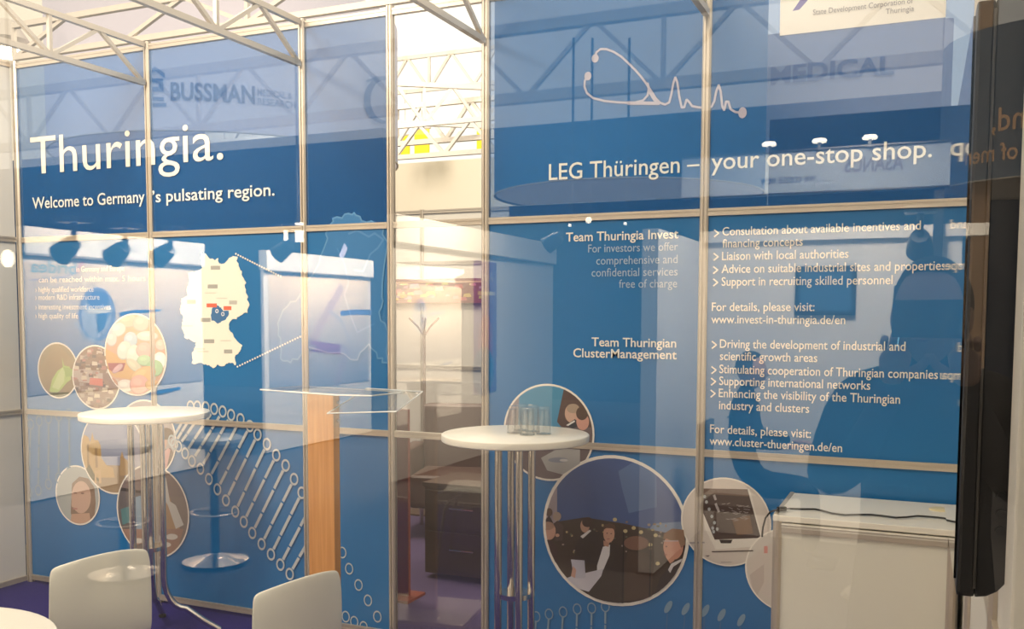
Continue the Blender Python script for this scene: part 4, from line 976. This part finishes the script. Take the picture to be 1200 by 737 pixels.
# joints relative to the feet; faces +y; arms raised to the phone
J = [(0,0,.94,.145,.105),(0,0,1.12,.14,.10),(0,.0,1.30,.165,.11),(0,0,1.42,.13,.085),(0,.01,1.50,.055,.055),(0,.01,1.56,.05,.05),
     (-.17,0,1.41,.062),(-.22,.06,1.20,.052),(-.14,.20,1.28,.045),(-.072,.280,1.44,.030), (.17,0,1.41,.062),(.22,.06,1.20,.052),(.14,.20,1.28,.045),(.072,.280,1.44,.030),
     (-.09,0,.88,.088),(-.11,.02,.48,.062),(-.12,0,.10,.045),(.09,0,.88,.088),(.11,.02,.48,.062),(.12,0,.10,.045)]
Bn = [(0,1),(1,2),(2,3),(3,4),(4,5),(3,6),(6,7),(7,8),(8,9),(3,10),(10,11),(11,12),(12,13),(0,14),(14,15),(15,16),(0,17),(17,18),(18,19)]
skin_body('body', J, Bn, SUIT, ph)
head(ph, (0, .05, 1.60), .25)
for s in (-1, 1):
    skin_body('shoe', [(s*.12, -.03, .05, .045, .05), (s*.13, .08, .04, .045, .035), (s*.135, .17, .03, .035, .025)], [(0, 1), (1, 2)], BLACK, ph)
    hand(ph, (s*.070, .290, 1.455), (-s*.12, .30, .95), (-s, .1, .0), (0, -1, .3), curl=.75)
pn = empty('phone', (1.863, -3.99, 1.590), .413); tag(pn, 'black mobile phone held up by the photographer', 'phone')
MB().box((-.072, -.012, -.036), (.072, -.004, .036)).build('case', BLACK, pn, bevel=.003); MB().box((-.066, -.0135, -.032), (.066, -.012, .032)).build('display', mat('phone_display', (.10, .16, .28), emit=.08), pn)
# seated visitor
vs = empty('seated_visitor', (.78, -8.3, 0)); tag(vs, 'seated person in a dark jacket at the mirrored visitor table', 'person')
J = [(0,0,.50,.14,.12),(-.02,0,.70,.13,.10),(0,.0,.92,.16,.11),(0,0,1.03,.12,.08),(.01,0,1.11,.05,.05),(.02,0,1.16,.048,.048),
     (0,-.17,1.01,.055),(.06,-.22,.80,.045),(.28,-.14,.78,.035),(0,.17,1.01,.055),(.06,.22,.80,.045),(.28,.14,.78,.035),
     (.10,-.09,.50,.085),(.42,-.10,.50,.062),(.44,-.10,.10,.045),(.10,.09,.50,.085),(.42,.10,.50,.062),(.44,.10,.10,.045)]
Bn = [(0,1),(1,2),(2,3),(3,4),(4,5),(3,6),(6,7),(7,8),(3,9),(9,10),(10,11),(0,12),(12,13),(13,14),(0,15),(15,16),(16,17)]
skin_body('body', J, Bn, SUIT, vs)
head(vs, (.04, 0, 1.24), -PI/2)
for s in (-1, 1):
    skin_body('shoe', [(.42, s*.10, .05, .045), (.52, s*.10, .04, .04), (.60, s*.10, .03, .03)], [(0, 1), (1, 2)], BLACK, vs)
    hand(vs, (.29, s*.14, .775), (1, -s*.2, 0), (0, -s, 0), (0, 0, 1), curl=.3)
vc = empty('visitor_chair', (.76, -8.3, 0)); tag(vc, 'black chair under the seated visitor across the aisle', 'chair')
MB().box((-.22, -.22, .34), (.24, .22, .385)).build('seat', BLACK, vc, bevel=.015); MB().box((-.25, -.2, .42), (-.215, .2, .90)).build('backrest', BLACK, vc, bevel=.015)
for sx in (-.2, .22):
    for sy in (-.2, .2): MB().tube([(sx, sy, 0), (sx, sy, .35)], .011, 8).build('leg', CHROME, vc)

# lit lamp heads across the aisle, mirrored as small glares
for px, py, d_, rr, lb in ((10, 303, 8.0, .075, 'glaring lamp mirrored over the cream left side wall'), (345, 273, 9.5, .075, 'double floodlight mirrored on the post right of the country map'), (690, 258, 9.0, .030, 'small bright lamp mirrored above the Team Thuringia Invest heading'),
                           (733, 262, 9.0, .015, 'tiny lamp mirrored right of the small bright lamp'), (668, 264, 9.0, .015, 'tiny lamp mirrored left of the small bright lamp')):
    p = at(px, py, d=d_); root = empty('mirrored_lamp', (p.x, -6-p.y, p.z)); tag(root, lb, 'lamp')
    MB().tube([(0, 0, 0), (0, -.05, 0), (0, -.12, 0)], [rr*1.15, rr*1.15, rr*.5], 16).build('housing', BLACK, root)
    if px == 345:
        for k in (-1, 1): MB().box((k*.07-.05, .0, -.09), (k*.07+.04, .012, .07+.03*k)).build('lens', DL, root)
    else: MB().tube([(0, .001, 0), (0, .012, 0)], rr, 16).build('lens', DL, root)
    MB().tube([(0, -.06, 0), (0, -.06, 4.2-p.z)], .012, 6).build('hanger', BLACK, root)

p = at(1151, 200, d=9.5); root = empty('tan_pillar', (p.x, -6-p.y, 0)); tag(root, 'tan pillar mirrored in the side of the television', 'pillar')
MB().box((-.08, -.08, .04), (.08, .08, 4.8)).build('shaft', mat('tan_paint', (.85, .55, .32), .6), root, bevel=.01); MB().box((-.13, -.13, 0), (.13, .13, .04)).build('base', BLACK, root)
